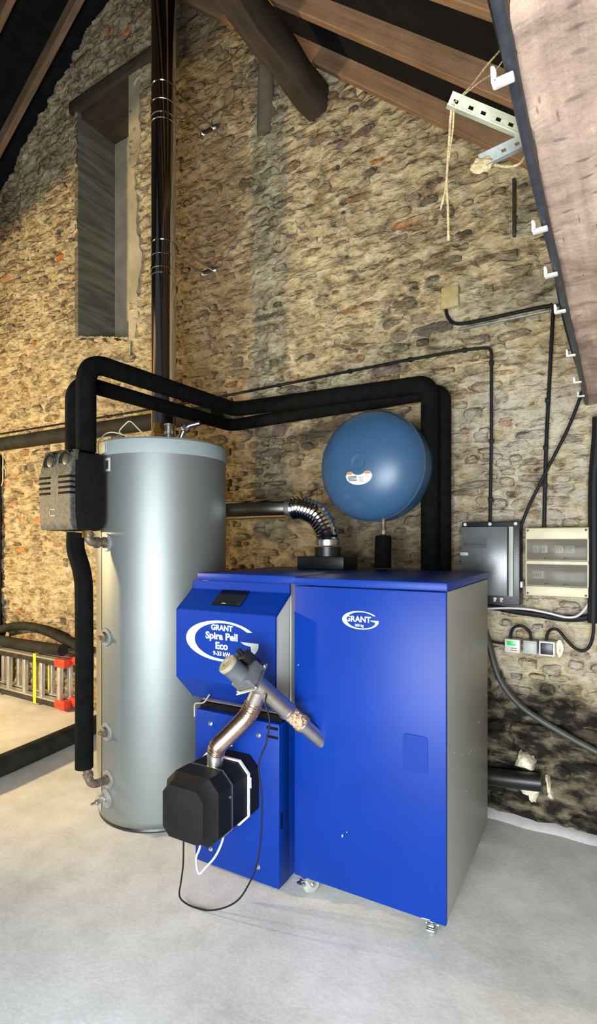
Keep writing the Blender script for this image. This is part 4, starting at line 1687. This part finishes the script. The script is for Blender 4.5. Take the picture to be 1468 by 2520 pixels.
# ------------------------------------------------------------------ expansion vessel
def make_vessel():
    cx, cz, r = -1.268, 1.93, 0.310
    v = empty('expansion_vessel', (cx, 2.78, cz - r))
    tag(v, 'round blue expansion vessel hung on the stone wall', 'vessel')
    o = (0, 0, r)
    mb = MB()
    prof = []
    for i in range(12):
        a = i / 11 * math.pi / 2
        prof.append((r * math.sin(a) ** 0.9 if i else 0.001, 0.165 * math.cos(a) ** 1.15 if i < 11 else 0.0))
    prof += [(r + 0.004, -0.004), (r + 0.004, -0.016), (r, -0.018), (r, -0.13)]
    for i in range(1, 9):
        a = i / 8 * math.pi / 2
        prof.append((max(0.002, r * math.cos(a)), -0.13 - 0.15 * math.sin(a)))
    mb.lathe(prof, o, (0, -1, 0), 72)
    mb.build('shell', M_VESSEL, v, 40)
    mb = MB()
    mb.lathe([(0.052, 0.159), (0.052, 0.1665), (0.044, 0.168), (0.030, 0.1635), (0.012, 0.162), (0.008, 0.168), (0.001, 0.169)], (0.0, 0, r), (0, -1, 0), 32)
    mb.build('valve_cap', M_VESSEL, v)
    # kidney-shaped paper label following the dome
    def dome(x, z):
        q = min(1, math.hypot(x, z) / r)
        a = math.asin(q ** (1 / 0.9))
        return -0.165 * math.cos(a) ** 1.15 - 0.0025
    def patch(name, pts, m, parent, lift=0.0):
        mb = MB()
        cx_ = sum(p[0] for p in pts) / len(pts)
        cz_ = sum(p[1] for p in pts) / len(pts)
        ring2 = [((p[0] + cx_) / 2, (p[1] + cz_) / 2) for p in pts]
        n = len(pts)
        V = [(x, dome(x, z) - lift, r + z) for x, z in pts] + [(x, dome(x, z) - lift, r + z) for x, z in ring2] + [(cx_, dome(cx_, cz_) - lift, r + cz_)]
        F = [(i, (i + 1) % n, n + (i + 1) % n, n + i) for i in range(n)] + [(n + i, n + (i + 1) % n, 2 * n) for i in range(n)]
        mb.add(V, F)
        return mb.build(name, m, parent)
    pts = []
    for i in range(15):
        a = R(180 + 180 * i / 14)
        pts.append((0.078 * math.cos(a), -0.070 + 0.050 * math.sin(a)))
    pts += [(0.066, -0.050), (0.042, -0.048), (0.03, -0.062), (0.0, -0.068), (-0.03, -0.062), (-0.042, -0.048), (-0.066, -0.050)]
    lab = patch('paper_label', pts, M_LABEL, v)
    patch('orange_band', [(-0.066, -0.052), (-0.042, -0.049), (-0.032, -0.062), (-0.070, -0.064)], M_ORANGE, lab, 0.0015)
    patch('orange_band', [(0.066, -0.052), (0.042, -0.049), (0.032, -0.062), (0.070, -0.064)], M_ORANGE, lab, 0.0015)
    for k in range(4):
        z = -0.072 - 0.007 * k
        patch('print_line', [(-0.066 + 0.002 * k, z), (-0.010, z), (-0.010, z - 0.004), (-0.066 + 0.002 * k, z - 0.004)], M_INK, lab, 0.0015)
    for k in range(3):
        z = -0.080 - 0.010 * k
        patch('print_line', [(0.002, z), (0.028, z), (0.028, z - 0.0025), (0.002, z - 0.0025)], M_INK, lab, 0.0015)
    mb = MB()
    mb.box(-0.10, 0.10, 0.10, 0.30, r - 0.03, r + 0.03, 0.004)
    mb.build('wall_bracket', M_BLACKP, v)
    return v


make_vessel()

# ------------------------------------------------------------------ electrics on the wall
WF = WY - 0.046                 # plane that touches the proud stones


def cable_thing(name, pts, r, material, label, smooth_path=True, clips=(), clip_r=0.012, n=8, cat='cable'):
    root = empty(name, pts[0])
    tag(root, label, cat)
    mb = MB()
    sweep(mb, spline(pts, n) if smooth_path else fillet(pts, 0.06, 6), r, 10)
    mb.build('sheath', material, root).location = -Vector(pts[0])
    for c in clips:
        mb = MB()
        x, y, z = c
        mb.box(x - clip_r, x + clip_r, y - 0.010, y + 0.016, z - clip_r, z + clip_r, 0.003)
        mb.build('cable_clip', M_CABLE, root).location = -Vector(pts[0])
    return root


# long cable along the wall, then down to the grey box
cable_thing('wall_cable', [(-5.95, WF, 2.63), (-3.37, WF, 2.588), (-2.55, WF, 2.584), (-1.19, WF, 2.593), (-0.80, WF, 2.588), (-0.682, WF, 2.575), (-0.682, WF, 2.498), (-0.682, WF, 2.08), (-0.690, WF, 1.60)],
            0.0085, M_CABLE, 'long black cable along the wall, turning down to the grey box', False,
            [(-3.9, WF, 2.597), (-2.1, WF, 2.586), (-1.551, WF, 2.591), (-1.15, WF, 2.593), (-0.83, WF, 2.589), (-0.682, WF, 2.49), (-0.682, WF, 2.06), (-0.687, WF, 1.738)])
cable_thing('junction_cable', [(-0.935, WF, 2.845), (-0.925, WF, 2.80), (-0.89, WF, 2.755), (-0.83, WF - 0.004, 2.738), (-0.711, WF - 0.004, 2.735), (-0.41, WF - 0.004, 2.735), (-0.372, WF - 0.004, 2.715), (-0.375, WF, 2.66), (-0.392, WF, 2.308), (-0.406, WF, 1.99), (-0.416, WF, 1.58)],
            0.0095, M_CABLE, 'black cable from the junction box, turning down to the cream consumer unit', True,
            [(-0.398, WF, 2.244), (-0.408, WF, 1.997), (-0.412, WF, 1.80)])
cable_thing('branch_cable', [(-0.222, WF - 0.03, 2.33), (-0.238, WF - 0.035, 2.25), (-0.30, WF - 0.03, 2.08), (-0.408, WF - 0.03, 1.856), (-0.505, WF - 0.03, 1.64), (-0.532, WF - 0.03, 1.50), (-0.530, WF - 0.02, 1.20)],
            0.008, M_CABLE, 'black cable slanting from the overhead beam down between the two electric boxes')

mb = MB()
mb.box(-0.957, -0.858, WY - 0.065, WY + 0.0, 2.842, 2.962, 0.005)
jb = one('junction_box', mb, M_JBOX, 'small ochre square junction box on the wall', 'electric box')
# perforated tray strip under the cable
tr = empty('cable_tray', (-0.6, WF, 2.72))
tag(tr, 'thin perforated galvanised strip carrying the cable beside the beam', 'cable tray')
for (a, b) in ((-0.87, -0.39), (-0.385, -0.345), (-0.335, -0.295)):
    mb = MB()
    mb.box(a + 0.6, b + 0.6, -0.004, 0.016, -0.012, -0.007, 0.001)
    mb.build('strip_edge', M_GALV, tr)
mb = MB()
for z0, z1 in ((-0.008, -0.002), (0.020, 0.027)):
    mb.box(0.215, 0.315, -0.004, 0.0, z0, z1)
for x in (0.215, 0.258, 0.308):
    mb.box(x, x + 0.008, -0.004, 0.0, -0.008, 0.027)
mb.build('slotted_end', M_GALV, tr)

# dark iron strap on the wall near the rafter end
mb = MB()
mb.box(-0.572, -0.556, WF - 0.012, WF + 0.02, 3.15, 3.46, 0.002)
one('iron_strap', mb, M_STILE, 'narrow dark iron strap on the wall below the last rafter', 'strap')


def make_grey_box():
    x0, x1, z0, z1, y0, y1 = -0.822, -0.522, 1.168, 1.612, WY - 0.155, WY - 0.02
    b = empty('fuse_box', ((x0 + x1) / 2, y1, z0))
    tag(b, 'dark framed grey fuse box with smoked door behind the hopper', 'fuse box')
    ox = -(x0 + x1) / 2
    M = lambda o: setattr(o, 'location', (ox, -y1, -z0))
    mb = MB()
    mb.box(x0, x1, y0 + 0.03, y1, z0, z1, 0.006)
    M(mb.build('casing', M_BLACKP, b))
    mb = MB()
    mb.box(x0 + 0.004, x1 - 0.056, y0, y0 + 0.034, z0 + 0.05, z1 - 0.028, 0.004)
    d = mb.build('smoked_door', M_SMOKE, b)
    M(d)
    mb = MB()
    mb.box(x1 - 0.050, x1 - 0.028, y0 + 0.004, y0 + 0.034, z0 + 0.05, z1 - 0.028, 0.004)
    M(mb.build('hinge_strip', M_BOXGREY, b))
    for (a, c, w, h) in ((x0 + 0.01, 1.470, 0.13, 0.055), (x0 + 0.01, 1.335, 0.09, 0.05)):
        mb = MB()
        mb.box(a, a + w, y0 - 0.0012, y0 + 0.002, c, c + h)
        r = mb.build('breaker_row', M_INK, d)
        for k in range(int(w / 0.018)):
            mb = MB()
            mb.box(a + 0.012 + 0.017 * k, a + 0.022 + 0.017 * k, y0 - 0.003, y0, c + 0.014, c + 0.026)
            mb.build('breaker', M_BLACKP, r)
    mb = MB()
    mb.box(x0 + 0.002, x0 + 0.044, y0 - 0.012, y0 + 0.004, 1.428, 1.448, 0.004)
    M(mb.build('latch', M_WHITE, b))
    for x in (x0 + 0.018, (x0 + x1) / 2 + 0.0, x1 - 0.02):
        mb = MB()
        mb.lathe([(0.009, 0), (0.009, 0.004), (0.004, 0.006)], (x, y0 + 0.03, z1 - 0.013), (0, -1, 0), 12)
        M(mb.build('corner_screw', M_WHITE, b))
    for x in (-0.645, -0.612):
        mb = MB()
        mb.lathe([(0.010, 0), (0.010, 0.006), (0.007, 0.008), (0.007, 0.02)], (x, y0 + 0.026, z0 + 0.036), (0, -0.5, -1), 10)
        M(mb.build('cable_gland', M_WHITE, b))


make_grey_box()
mb = MB()
mb.box(-0.530, -0.512, WF - 0.06, WF + 0.02, 1.262, 1.295, 0.004)
one('cable_saddle', mb, M_WHITE, 'small white cable saddle between the two electric boxes', 'cable clip')


def make_cream_box():
    x0, x1, z0, z1, y0, y1 = -0.502, -0.201, 1.222, 1.578, WY - 0.10, WY - 0.02
    b = empty('consumer_unit', ((x0 + x1) / 2, y1, z0))
    tag(b, 'cream plastic consumer unit with two clear windows on the wall', 'fuse box')
    O = (-(x0 + x1) / 2, -y1, -z0)
    def P(o):
        o.location = O
        return o
    mb = MB()
    mb.box(x0, x1, y0 + 0.012, y1, z0, z1, 0.006)
    P(mb.build('casing', M_CREAM, b))
    for (a, c) in ((z0 + 0.004, z0 + 0.052), (z0 + 0.166, z0 + 0.184), (z1 - 0.060, z1 - 0.004)):
        mb = MB()
        mb.box(x0 + 0.006, x1 - 0.006, y0 - 0.004, y0 + 0.014, a, c, 0.003)
        P(mb.build('cover_strip', M_CREAM, b))
    rnd = random.Random(4)
    for (a, c, mods) in ((z0 + 0.056, z0 + 0.163, ((0.014, 0.022, M_INK), (0.038, 0.058, M_BOXGREY), (0.205, 0.072, M_INK))),
                         (z0 + 0.188, z1 - 0.063, ((0.014, 0.022, M_INK), (0.038, 0.034, M_BOXGREY), (0.076, 0.034, M_WHITE), (0.116, 0.022, M_INK), (0.142, 0.042, M_CREAM), (0.19, 0.045, M_BOXGREY), (0.239, 0.038, M_INK)))):
        mb = MB()
        mb.box(x0 + 0.012, x1 - 0.012, y0 + 0.006, y0 + 0.013, a, c)
        P(mb.build('module_tray', M_CONDUIT, b))
        for (u, w, m) in mods:
            mb = MB()
            mb.box(x0 + u, x0 + u + w, y0 - 0.001, y0 + 0.012, a + 0.035, a + 0.075, 0.002)
            md = P(mb.build('breaker_module', m, b))
            for k in range(int(w / 0.012)):
                mb = MB()
                mb.box(x0 + u + 0.004 + 0.011 * k, x0 + u + 0.009 + 0.011 * k, y0 - 0.004, y0, a + 0.045, a + 0.063)
                q = mb.build('toggle', M_INK if m in (M_BOXGREY, M_WHITE) else M_STILE, md)
        mb = MB()
        mb.box(x0 + 0.010, x1 - 0.010, y0 - 0.008, y0 - 0.005, a, c, 0.001)
        w_ = P(mb.build('clear_window', M_WINDOW, b))
        for u in (0.095, 0.185):
            mb = MB()
            mb.box(x0 + u, x0 + u + 0.022, y0 - 0.012, y0 - 0.006, a + 0.004, a + 0.011, 0.001)
            mb.build('window_catch', M_STILE, w_)
    for x in (x0 + 0.016, x1 - 0.016):
        for z in (z0 + 0.014, z1 - 0.016):
            mb = MB()
            mb.lathe([(0.006, 0), (0.006, 0.002), (0.002, 0.003)], (x, y0 - 0.004, z), (0, -1, 0), 10)
            P(mb.build('corner_screw', M_STILE, b))


make_cream_box()


def wall_box(name, x0, x1, z0, z1, m, label, cat):
    b = empty(name, ((x0 + x1) / 2, WF, z0))
    tag(b, label, cat)
    w, h = (x1 - x0), (z1 - z0)
    mb = MB()
    mb.box(-w / 2, w / 2, -0.045, 0.015, 0, h, 0.006)
    mb.build('casing', m, b)
    return b, w, h


b, w, h = wall_box('energy_meter', -0.605, -0.527, 0.912, 0.985, M_WHITE, 'small white meter with lit green screen on the wall', 'meter')
mb = MB()
mb.box(-0.026, 0.018, -0.0475, -0.040, 0.040, 0.062, 0.001)
mb.build('green_screen', M_GREEN, b)
for z in (0.012, 0.024):
    mb = MB()
    mb.box(-0.006, 0.024, -0.0462, -0.040, z, z + 0.004)
    mb.build('printed_line', M_INK, b)
b, w, h = wall_box('blank_switch_box', -0.512, -0.445, 0.914, 0.985, M_BOXGREY, 'plain grey switch box between white meter and black faced socket', 'switch box')
mb = MB()
mb.box(-0.026, 0.026, -0.049, -0.040, 0.008, h - 0.008, 0.003)
mb.build('cover', M_BOXGREY, b)
b, w, h = wall_box('wall_socket', -0.436, -0.358, 0.912, 0.990, M_WHITE, 'square white framed wall socket with black face', 'socket')
mb = MB()
mb.box(-0.030, 0.030, -0.0485, -0.040, 0.010, h - 0.010, 0.003)
mb.build('black_face', M_BLACKP, b)
mb = MB()
rnd = random.Random(8)
rings = []
for k in range(6):
    rr = (0.004, 0.020, 0.026, 0.024, 0.016, 0.003)[k]
    rings.append([(-0.342 + rr * 0.7 * math.cos(a) + rnd.uniform(-.003, .003), WF + 0.012 - 0.008 * min(k, 3) * 0.6, 0.950 + 1.6 * rr * math.sin(a) * rnd.uniform(0.8, 1.2)) for a in [i * math.pi / 5 for i in range(10)]])
mb.loft(rings)
one('mortar_lump', mb, M_PUFOAM, 'ragged cream filler lump beside the black faced socket', 'filler', smooth=60)

cable_thing('link_cable', [(-0.578, WF - 0.02, 0.975), (-0.576, WF - 0.022, 1.01), (-0.560, WF - 0.03, 1.045), (-0.525, WF - 0.035, 1.058), (-0.490, WF - 0.03, 1.040), (-0.478, WF - 0.022, 1.01), (-0.476, WF - 0.02, 0.975)],
            0.0075, M_CABLE, 'short black cable arched between the white meter and grey switch box', n=6)
cable_thing('socket_cable', [(-0.402, WF - 0.02, 0.980), (-0.398, WF - 0.022, 1.02), (-0.380, WF - 0.03, 1.05), (-0.345, WF - 0.03, 1.05), (-0.305, WF - 0.025, 1.00), (-0.270, WF - 0.022, 0.965), (-0.235, WF - 0.022, 0.955), (-0.205, WF - 0.02, 0.98), (-0.188, WF - 0.02, 1.05), (-0.186, WF - 0.02, 1.20)],
            0.0075, M_CABLE, 'black cable arching from the black faced socket to the right', n=6)
cable_thing('meter_feed', [(-0.72, WF, 0.955), (-0.66, WF, 0.952), (-0.600, WF, 0.948)], 0.007, M_CABLE, 'short black cable entering the white meter from the left', n=4)
cable_thing('white_cable', [(-0.75, WF - 0.015, 1.137), (-0.693, WF - 0.015, 1.137), (-0.60, WF - 0.018, 1.146), (-0.494, WF - 0.02, 1.147), (-0.40, WF - 0.02, 1.135), (-0.298, WF - 0.02, 1.118), (-0.24, WF - 0.02, 1.145), (-0.19, WF - 0.02, 1.235), (-0.165, WF - 0.02, 1.33)],
            0.0062, M_WHITE, 'white cable sagging along the wall below the electric boxes')
cable_thing('black_bundle', [(-0.76, WF, 1.150), (-0.66, WF, 1.142), (-0.55, WF, 1.128), (-0.45, WF, 1.120), (-0.34, WF, 1.108), (-0.24, WF, 1.115), (-0.19, WF, 1.135)],
            0.016, M_CABLE, 'thick black cable bundle behind the white cable on the wall')
cable_thing('right_conduit', [(-0.168, WF - 0.03, 2.12), (-0.172, WF - 0.03, 2.00), (-0.186, WF - 0.03, 1.78), (-0.186, WF - 0.03, 1.40), (-0.190, WF - 0.03, 1.10)],
            0.024, M_CABLE, 'thick black vertical conduit on the wall at the right edge')
cable_thing('grey_conduit', [(-0.74, WF - 0.015, 1.08), (-0.70, WF - 0.015, 0.977), (-0.656, WF - 0.015, 0.811), (-0.602, WF - 0.015, 0.706), (-0.498, WF - 0.015, 0.608), (-0.301, WF - 0.015, 0.510), (-0.10, WF - 0.015, 0.43)],
            0.017, M_CONDUIT, 'olive grey flexible conduit sloping down the wall to the right', True, [(-0.640, WF - 0.018, 0.775)], 0.016, cat='conduit')


# black drain duct through the wall foot with foam around it
def make_duct():
    d = empty('black_duct', (-0.60, WF - 0.06, 0.2))
    tag(d, 'short black plastic duct end at the wall foot behind the hopper', 'duct')
    O = -Vector(d.location)
    mb = MB()
    sweep(mb, spline([(-0.95, WF - 0.06, 0.235), (-0.75, WF - 0.06, 0.23), (-0.60, WF - 0.058, 0.24), (-0.42, WF - 0.05, 0.258)], 6), 0.046, 24)
    mb.build('duct_tube', M_BLACKP, d).location = O
    return d


make_duct()


def lump(name, pts, label, depth=0.05):
    """ragged foam blob bulging out of the wall from an outline in the wall plane"""
    rnd = random.Random(len(pts) * 7 + 1)
    cx = sum(p[0] for p in pts) / len(pts)
    cz = sum(p[1] for p in pts) / len(pts)
    fine = []
    for i in range(len(pts)):
        a, b_ = pts[i], pts[(i + 1) % len(pts)]
        for t in (0, 0.33, 0.66):
            fine.append((a[0] + (b_[0] - a[0]) * t + rnd.uniform(-.004, .004), a[1] + (b_[1] - a[1]) * t + rnd.uniform(-.004, .004)))
    rings = []
    for k, (s, dd) in enumerate(((1.0, -0.02), (1.03, 0.3), (0.86, 0.72), (0.55, 0.95), (0.15, 1.0))):
        rings.append([(cx + (x - cx) * s + rnd.uniform(-.004, .004), WY - depth * dd + rnd.uniform(-.004, .004), cz + (z - cz) * s + rnd.uniform(-.004, .004)) for x, z in fine])
    mb = MB()
    mb.loft(rings)
    return one(name, mb, M_PUFOAM, label, 'foam', 'expanding foam around the black duct', smooth=60)


lump('expanding_foam', [(-0.560, 0.300), (-0.470, 0.290), (-0.462, 0.330), (-0.485, 0.360), (-0.52, 0.372), (-0.548, 0.362)], 'cream foam lump on top of the black duct at the wall foot', 0.09)
lump('expanding_foam', [(-0.585, 0.205), (-0.50, 0.200), (-0.43, 0.196), (-0.445, 0.165), (-0.455, 0.115), (-0.478, 0.118), (-0.49, 0.15), (-0.535, 0.168)], 'cream foam hanging below the black duct with a drip', 0.06)
lump('expanding_foam', [(-0.412, 0.268), (-0.390, 0.255), (-0.382, 0.20), (-0.365, 0.162), (-0.380, 0.148), (-0.405, 0.165), (-0.402, 0.21)], 'narrow cream foam strip at the end of the black duct', 0.06)

# ------------------------------------------------------------------ cable on the beam, slotted brackets, twine
def beam_cable():
    pts = [(-0.120, -0.25, 2.215), (-0.140, 0.35, 2.203), (-0.152, 0.735, 2.196), (-0.158, 0.90, 2.192), (-0.166, 1.173, 2.190), (-0.172, 1.45, 2.190), (-0.182, 1.80, 2.192), (-0.190, 2.17, 2.192), (-0.205, 2.69, 2.192), (-0.218, 3.06, 2.20)]
    root = empty('beam_cable', pts[4])
    tag(root, 'thick dark cable clipped along the edge of the pale overhead beam', 'cable')
    O = -Vector(pts[4])
    mb = MB()
    sweep(mb, spline(pts, 8), 0.0095, 12)
    mb.build('sheath', M_BCABLE, root).location = O
    p2 = [(x - 0.006 - 0.006 * math.sin(4 * y), y, z + 0.013 + 0.004 * math.sin(5 * y)) for x, y, z in pts]
    mb = MB()
    sweep(mb, spline(p2, 8), 0.007, 10)
    mb.build('second_sheath', M_CABLE, root).location = O
    for y in (0.826, 1.264, 1.492, 1.742, 2.172, 2.55, 2.80):
        xl = -0.128 - 0.028 * y
        mb = MB()
        # L-shaped clip: a pad below the cable and a hooked lip round it
        mb.box(xl - 0.028, xl + 0.000, y - 0.008, y + 0.008, 2.172, 2.179, 0.002)
        mb.prism([(xl - 0.031, 2.173), (xl - 0.024, 2.172), (xl - 0.0235, 2.188), (xl - 0.027, 2.198), (xl - 0.032, 2.199)], 'y', y - 0.008, y + 0.008, 0.001)
        mb.build('cable_clip', M_WHITE, root).location = O


beam_cable()


def slotted_strip(parent, A, B, width, up, material, n):
    """folded slotted angle: a strip built round its slots, plus a folded flange"""
    A, B, up = Vector(A), Vector(B), Vector(up)
    d = (B - A)
    L = d.length
    d.normalize()
    up = (up - d * up.dot(d)).normalized()
    nr = d.cross(up)
    F = Matrix((d, nr, up)).transposed().to_4x4()
    F.translation = A
    mb = MB()
    t = 0.0018
    w = width
    for (z0, z1) in ((0, w * 0.40), (w * 0.62, w)):
        mb.box(0, L, -t, 0, z0, z1, mtx=F)
    step = L / n
    for k in range(n + 1):
        a = max(0, k * step - step * (0.28 + 0.1 * (k % 2)))
        b_ = min(L, k * step + step * (0.28 + 0.1 * (k % 2)))
        mb.box(a, b_, -t, 0, w * 0.40, w * 0.62, mtx=F)
    mb.build('slotted_face', material, parent, 0).location = -Vector(parent.location)
    mb = MB()
    mb.box(0, L, 0, w * 0.6, -t, 0, mtx=F)
    mb.build('folded_flange', material, parent, 0).location = -Vector(parent.location)


sb = empty('slotted_bracket', (-0.166, 1.08, 2.26))
tag(sb, 'yellowed slotted steel angle jutting from the pale overhead beam, upper strip', 'bracket')
slotted_strip(sb, (-0.300, 0.990, 2.306), (-0.150, 1.085, 2.232), 0.027, (0.1, -0.3, 1), M_GALVY, 7)
sb2 = empty('slotted_bracket', (-0.166, 1.078, 2.25))
tag(sb2, 'grey slotted steel strip below the yellowed angle at the overhead beam', 'bracket')
slotted_strip(sb2, (-0.242, 1.030, 2.196), (-0.148, 1.085, 2.246), 0.026, (-0.35, -0.3, 1), M_GALV, 4)
mb = MB()
rnd = random.Random(12)
rings = []
for k in range(7):
    rr = (0.002, 0.011, 0.015, 0.014, 0.015, 0.009, 0.002)[k]
    rings.append([(-0.262 + 0.006 * k + rr * math.cos(a) * 0.6 * rnd.uniform(0.8, 1.2), 1.015 + 0.003 * k, 2.192 + 0.002 * k + rr * math.sin(a) * rnd.uniform(0.8, 1.2)) for a in [i * math.pi / 5 for i in range(10)]])
mb.loft(rings)
one('twine_knot', mb, M_TWINE, 'frayed twine knot on the end of the grey slotted strip', 'twine', smooth=60)

tw = empty('hanging_twine', (-0.296, 0.995, 2.31))
tag(tw, 'old hemp twine hanging from the yellowed slotted angle', 'twine')
for i, (pts, r) in enumerate((([(-0.290, 0.995, 2.318), (-0.293, 0.994, 2.29), (-0.296, 0.993, 2.24), (-0.300, 0.992, 2.17), (-0.298, 0.993, 2.12), (-0.297, 0.994, 2.06)], 0.0024),
                              ([(-0.287, 0.996, 2.315), (-0.290, 0.995, 2.26), (-0.298, 0.993, 2.20), (-0.304, 0.992, 2.15), (-0.311, 0.990, 2.12)], 0.0018),
                              ([(-0.285, 1.0, 2.318), (-0.262, 1.018, 2.349), (-0.235, 1.035, 2.390), (-0.20, 1.056, 2.436), (-0.165, 1.06, 2.47)], 0.0018),
                              ([(-0.282, 1.0, 2.318), (-0.25, 1.02, 2.350), (-0.225, 1.04, 2.375), (-0.195, 1.056, 2.42)], 0.0012),
                              ([(-0.225, 1.035, 2.198), (-0.205, 1.05, 2.196), (-0.185, 1.06, 2.200), (-0.172, 1.068, 2.222)], 0.0025))):
    mb = MB()
    sweep(mb, spline(pts, 6), r, 7)
    mb.build('strand', M_TWINE, tw).location = -Vector(tw.location)

# ------------------------------------------------------------------ ladder lying along the wall, foam tubes on it
def make_ladder():
    x0, x1 = -5.545, -4.28
    l = empty('ladder', ((x0 + x1) / 2, 2.93, 0))
    tag(l, 'extension ladder with red caps lying on its side along the wall', 'ladder')
    O = -Vector(l.location)
    secs = ((2.945, x0, x1, 0.0), (3.02, x0, x1 + 0.10, 0.02))
    for k, (y, a, b_, lift) in enumerate(secs):
        for z in (0.055, 0.425):
            mb = MB()
            mb.box(a, b_, y - 0.030, y + 0.030, z - 0.030 + lift, z + 0.030 + lift, 0.004)
            s = mb.build('stile', M_STILE, l)
            s.location = O
            mb = MB()
            mb.box(a, b_ - 0.1, y - 0.0325, y - 0.029, z + 0.016 + lift, z + 0.028 + lift)
            mb.box(a, b_ - 0.1, y - 0.031, y + 0.031, z + 0.029 + lift, z + 0.0315 + lift)
            mb.build('edge_strip', M_ALU, s)
            mb = MB()
            mb.box(b_ - 0.13, b_ + 0.012, y - 0.036, y + 0.036, z - 0.037 + lift, z + 0.037 + lift, 0.006)
            mb.box(b_ - 0.13, b_ - 0.05, y - 0.040, y - 0.03, z - 0.012 + lift, z + 0.012 + lift, 0.003)
            mb.build('end_cap', M_RED, l).location = O
        n = 7
        for i in range(n):
            xx = b_ - 0.10 - i * 0.27 - 0.06 * k
            if xx < a + 0.05:
                continue
            mb = MB()
            mb.box(xx - 0.024, xx + 0.024, y - 0.018, y + 0.018, 0.084 + lift, 0.396 + lift, 0.006)
            mb.build('rung', M_ALU, l).location = O
    for x in (-4.71, -5.34):
        mb = MB()
        for (ya, yb, za, zb) in ((2.908, 2.911, 0.018, 0.478), (3.055, 3.058, 0.018, 0.478), (2.908, 3.058, 0.475, 0.478)):
            mb.box(x - 0.022, x + 0.022, ya, yb, za, zb)
        mb.build('strap', M_YELLOW, l, 0).location = O


make_ladder()
mb = MB()
sweep(mb, spline([(-5.54, 2.925, 0.540), (-5.30, 2.925, 0.535), (-4.85, 2.922, 0.535), (-4.30, 2.920, 0.545)], 6), 0.052, 20)
one('foam_tube', mb, M_FOAMGREY, 'straight black foam tube lying along the top of the ladder', 'pipe insulation')
mb = MB()
sweep(mb, spline([(-5.52, 3.02, 0.60), (-5.40, 3.02, 0.635), (-5.20, 3.02, 0.672), (-4.95, 3.02, 0.69), (-4.65, 3.02, 0.66), (-4.42, 3.02, 0.61), (-4.22, 3.02, 0.565), (-4.05, 3.02, 0.545)], 8), 0.042, 18)
one('foam_tube', mb, M_FOAMGREY, 'curved black foam tube arched above the ladder', 'pipe insulation')
# thin copper lead at the left edge
cable_thing('left_lead', [(-5.535, WF, 2.42), (-5.535, WF, 2.30), (-5.54, WF, 2.15), (-5.56, WF, 2.09), (-5.62, WF, 2.08)], 0.006, M_CREAM, 'pale thin pipe on the wall at the far left below the insulated pipe', n=5, cat='pipe')
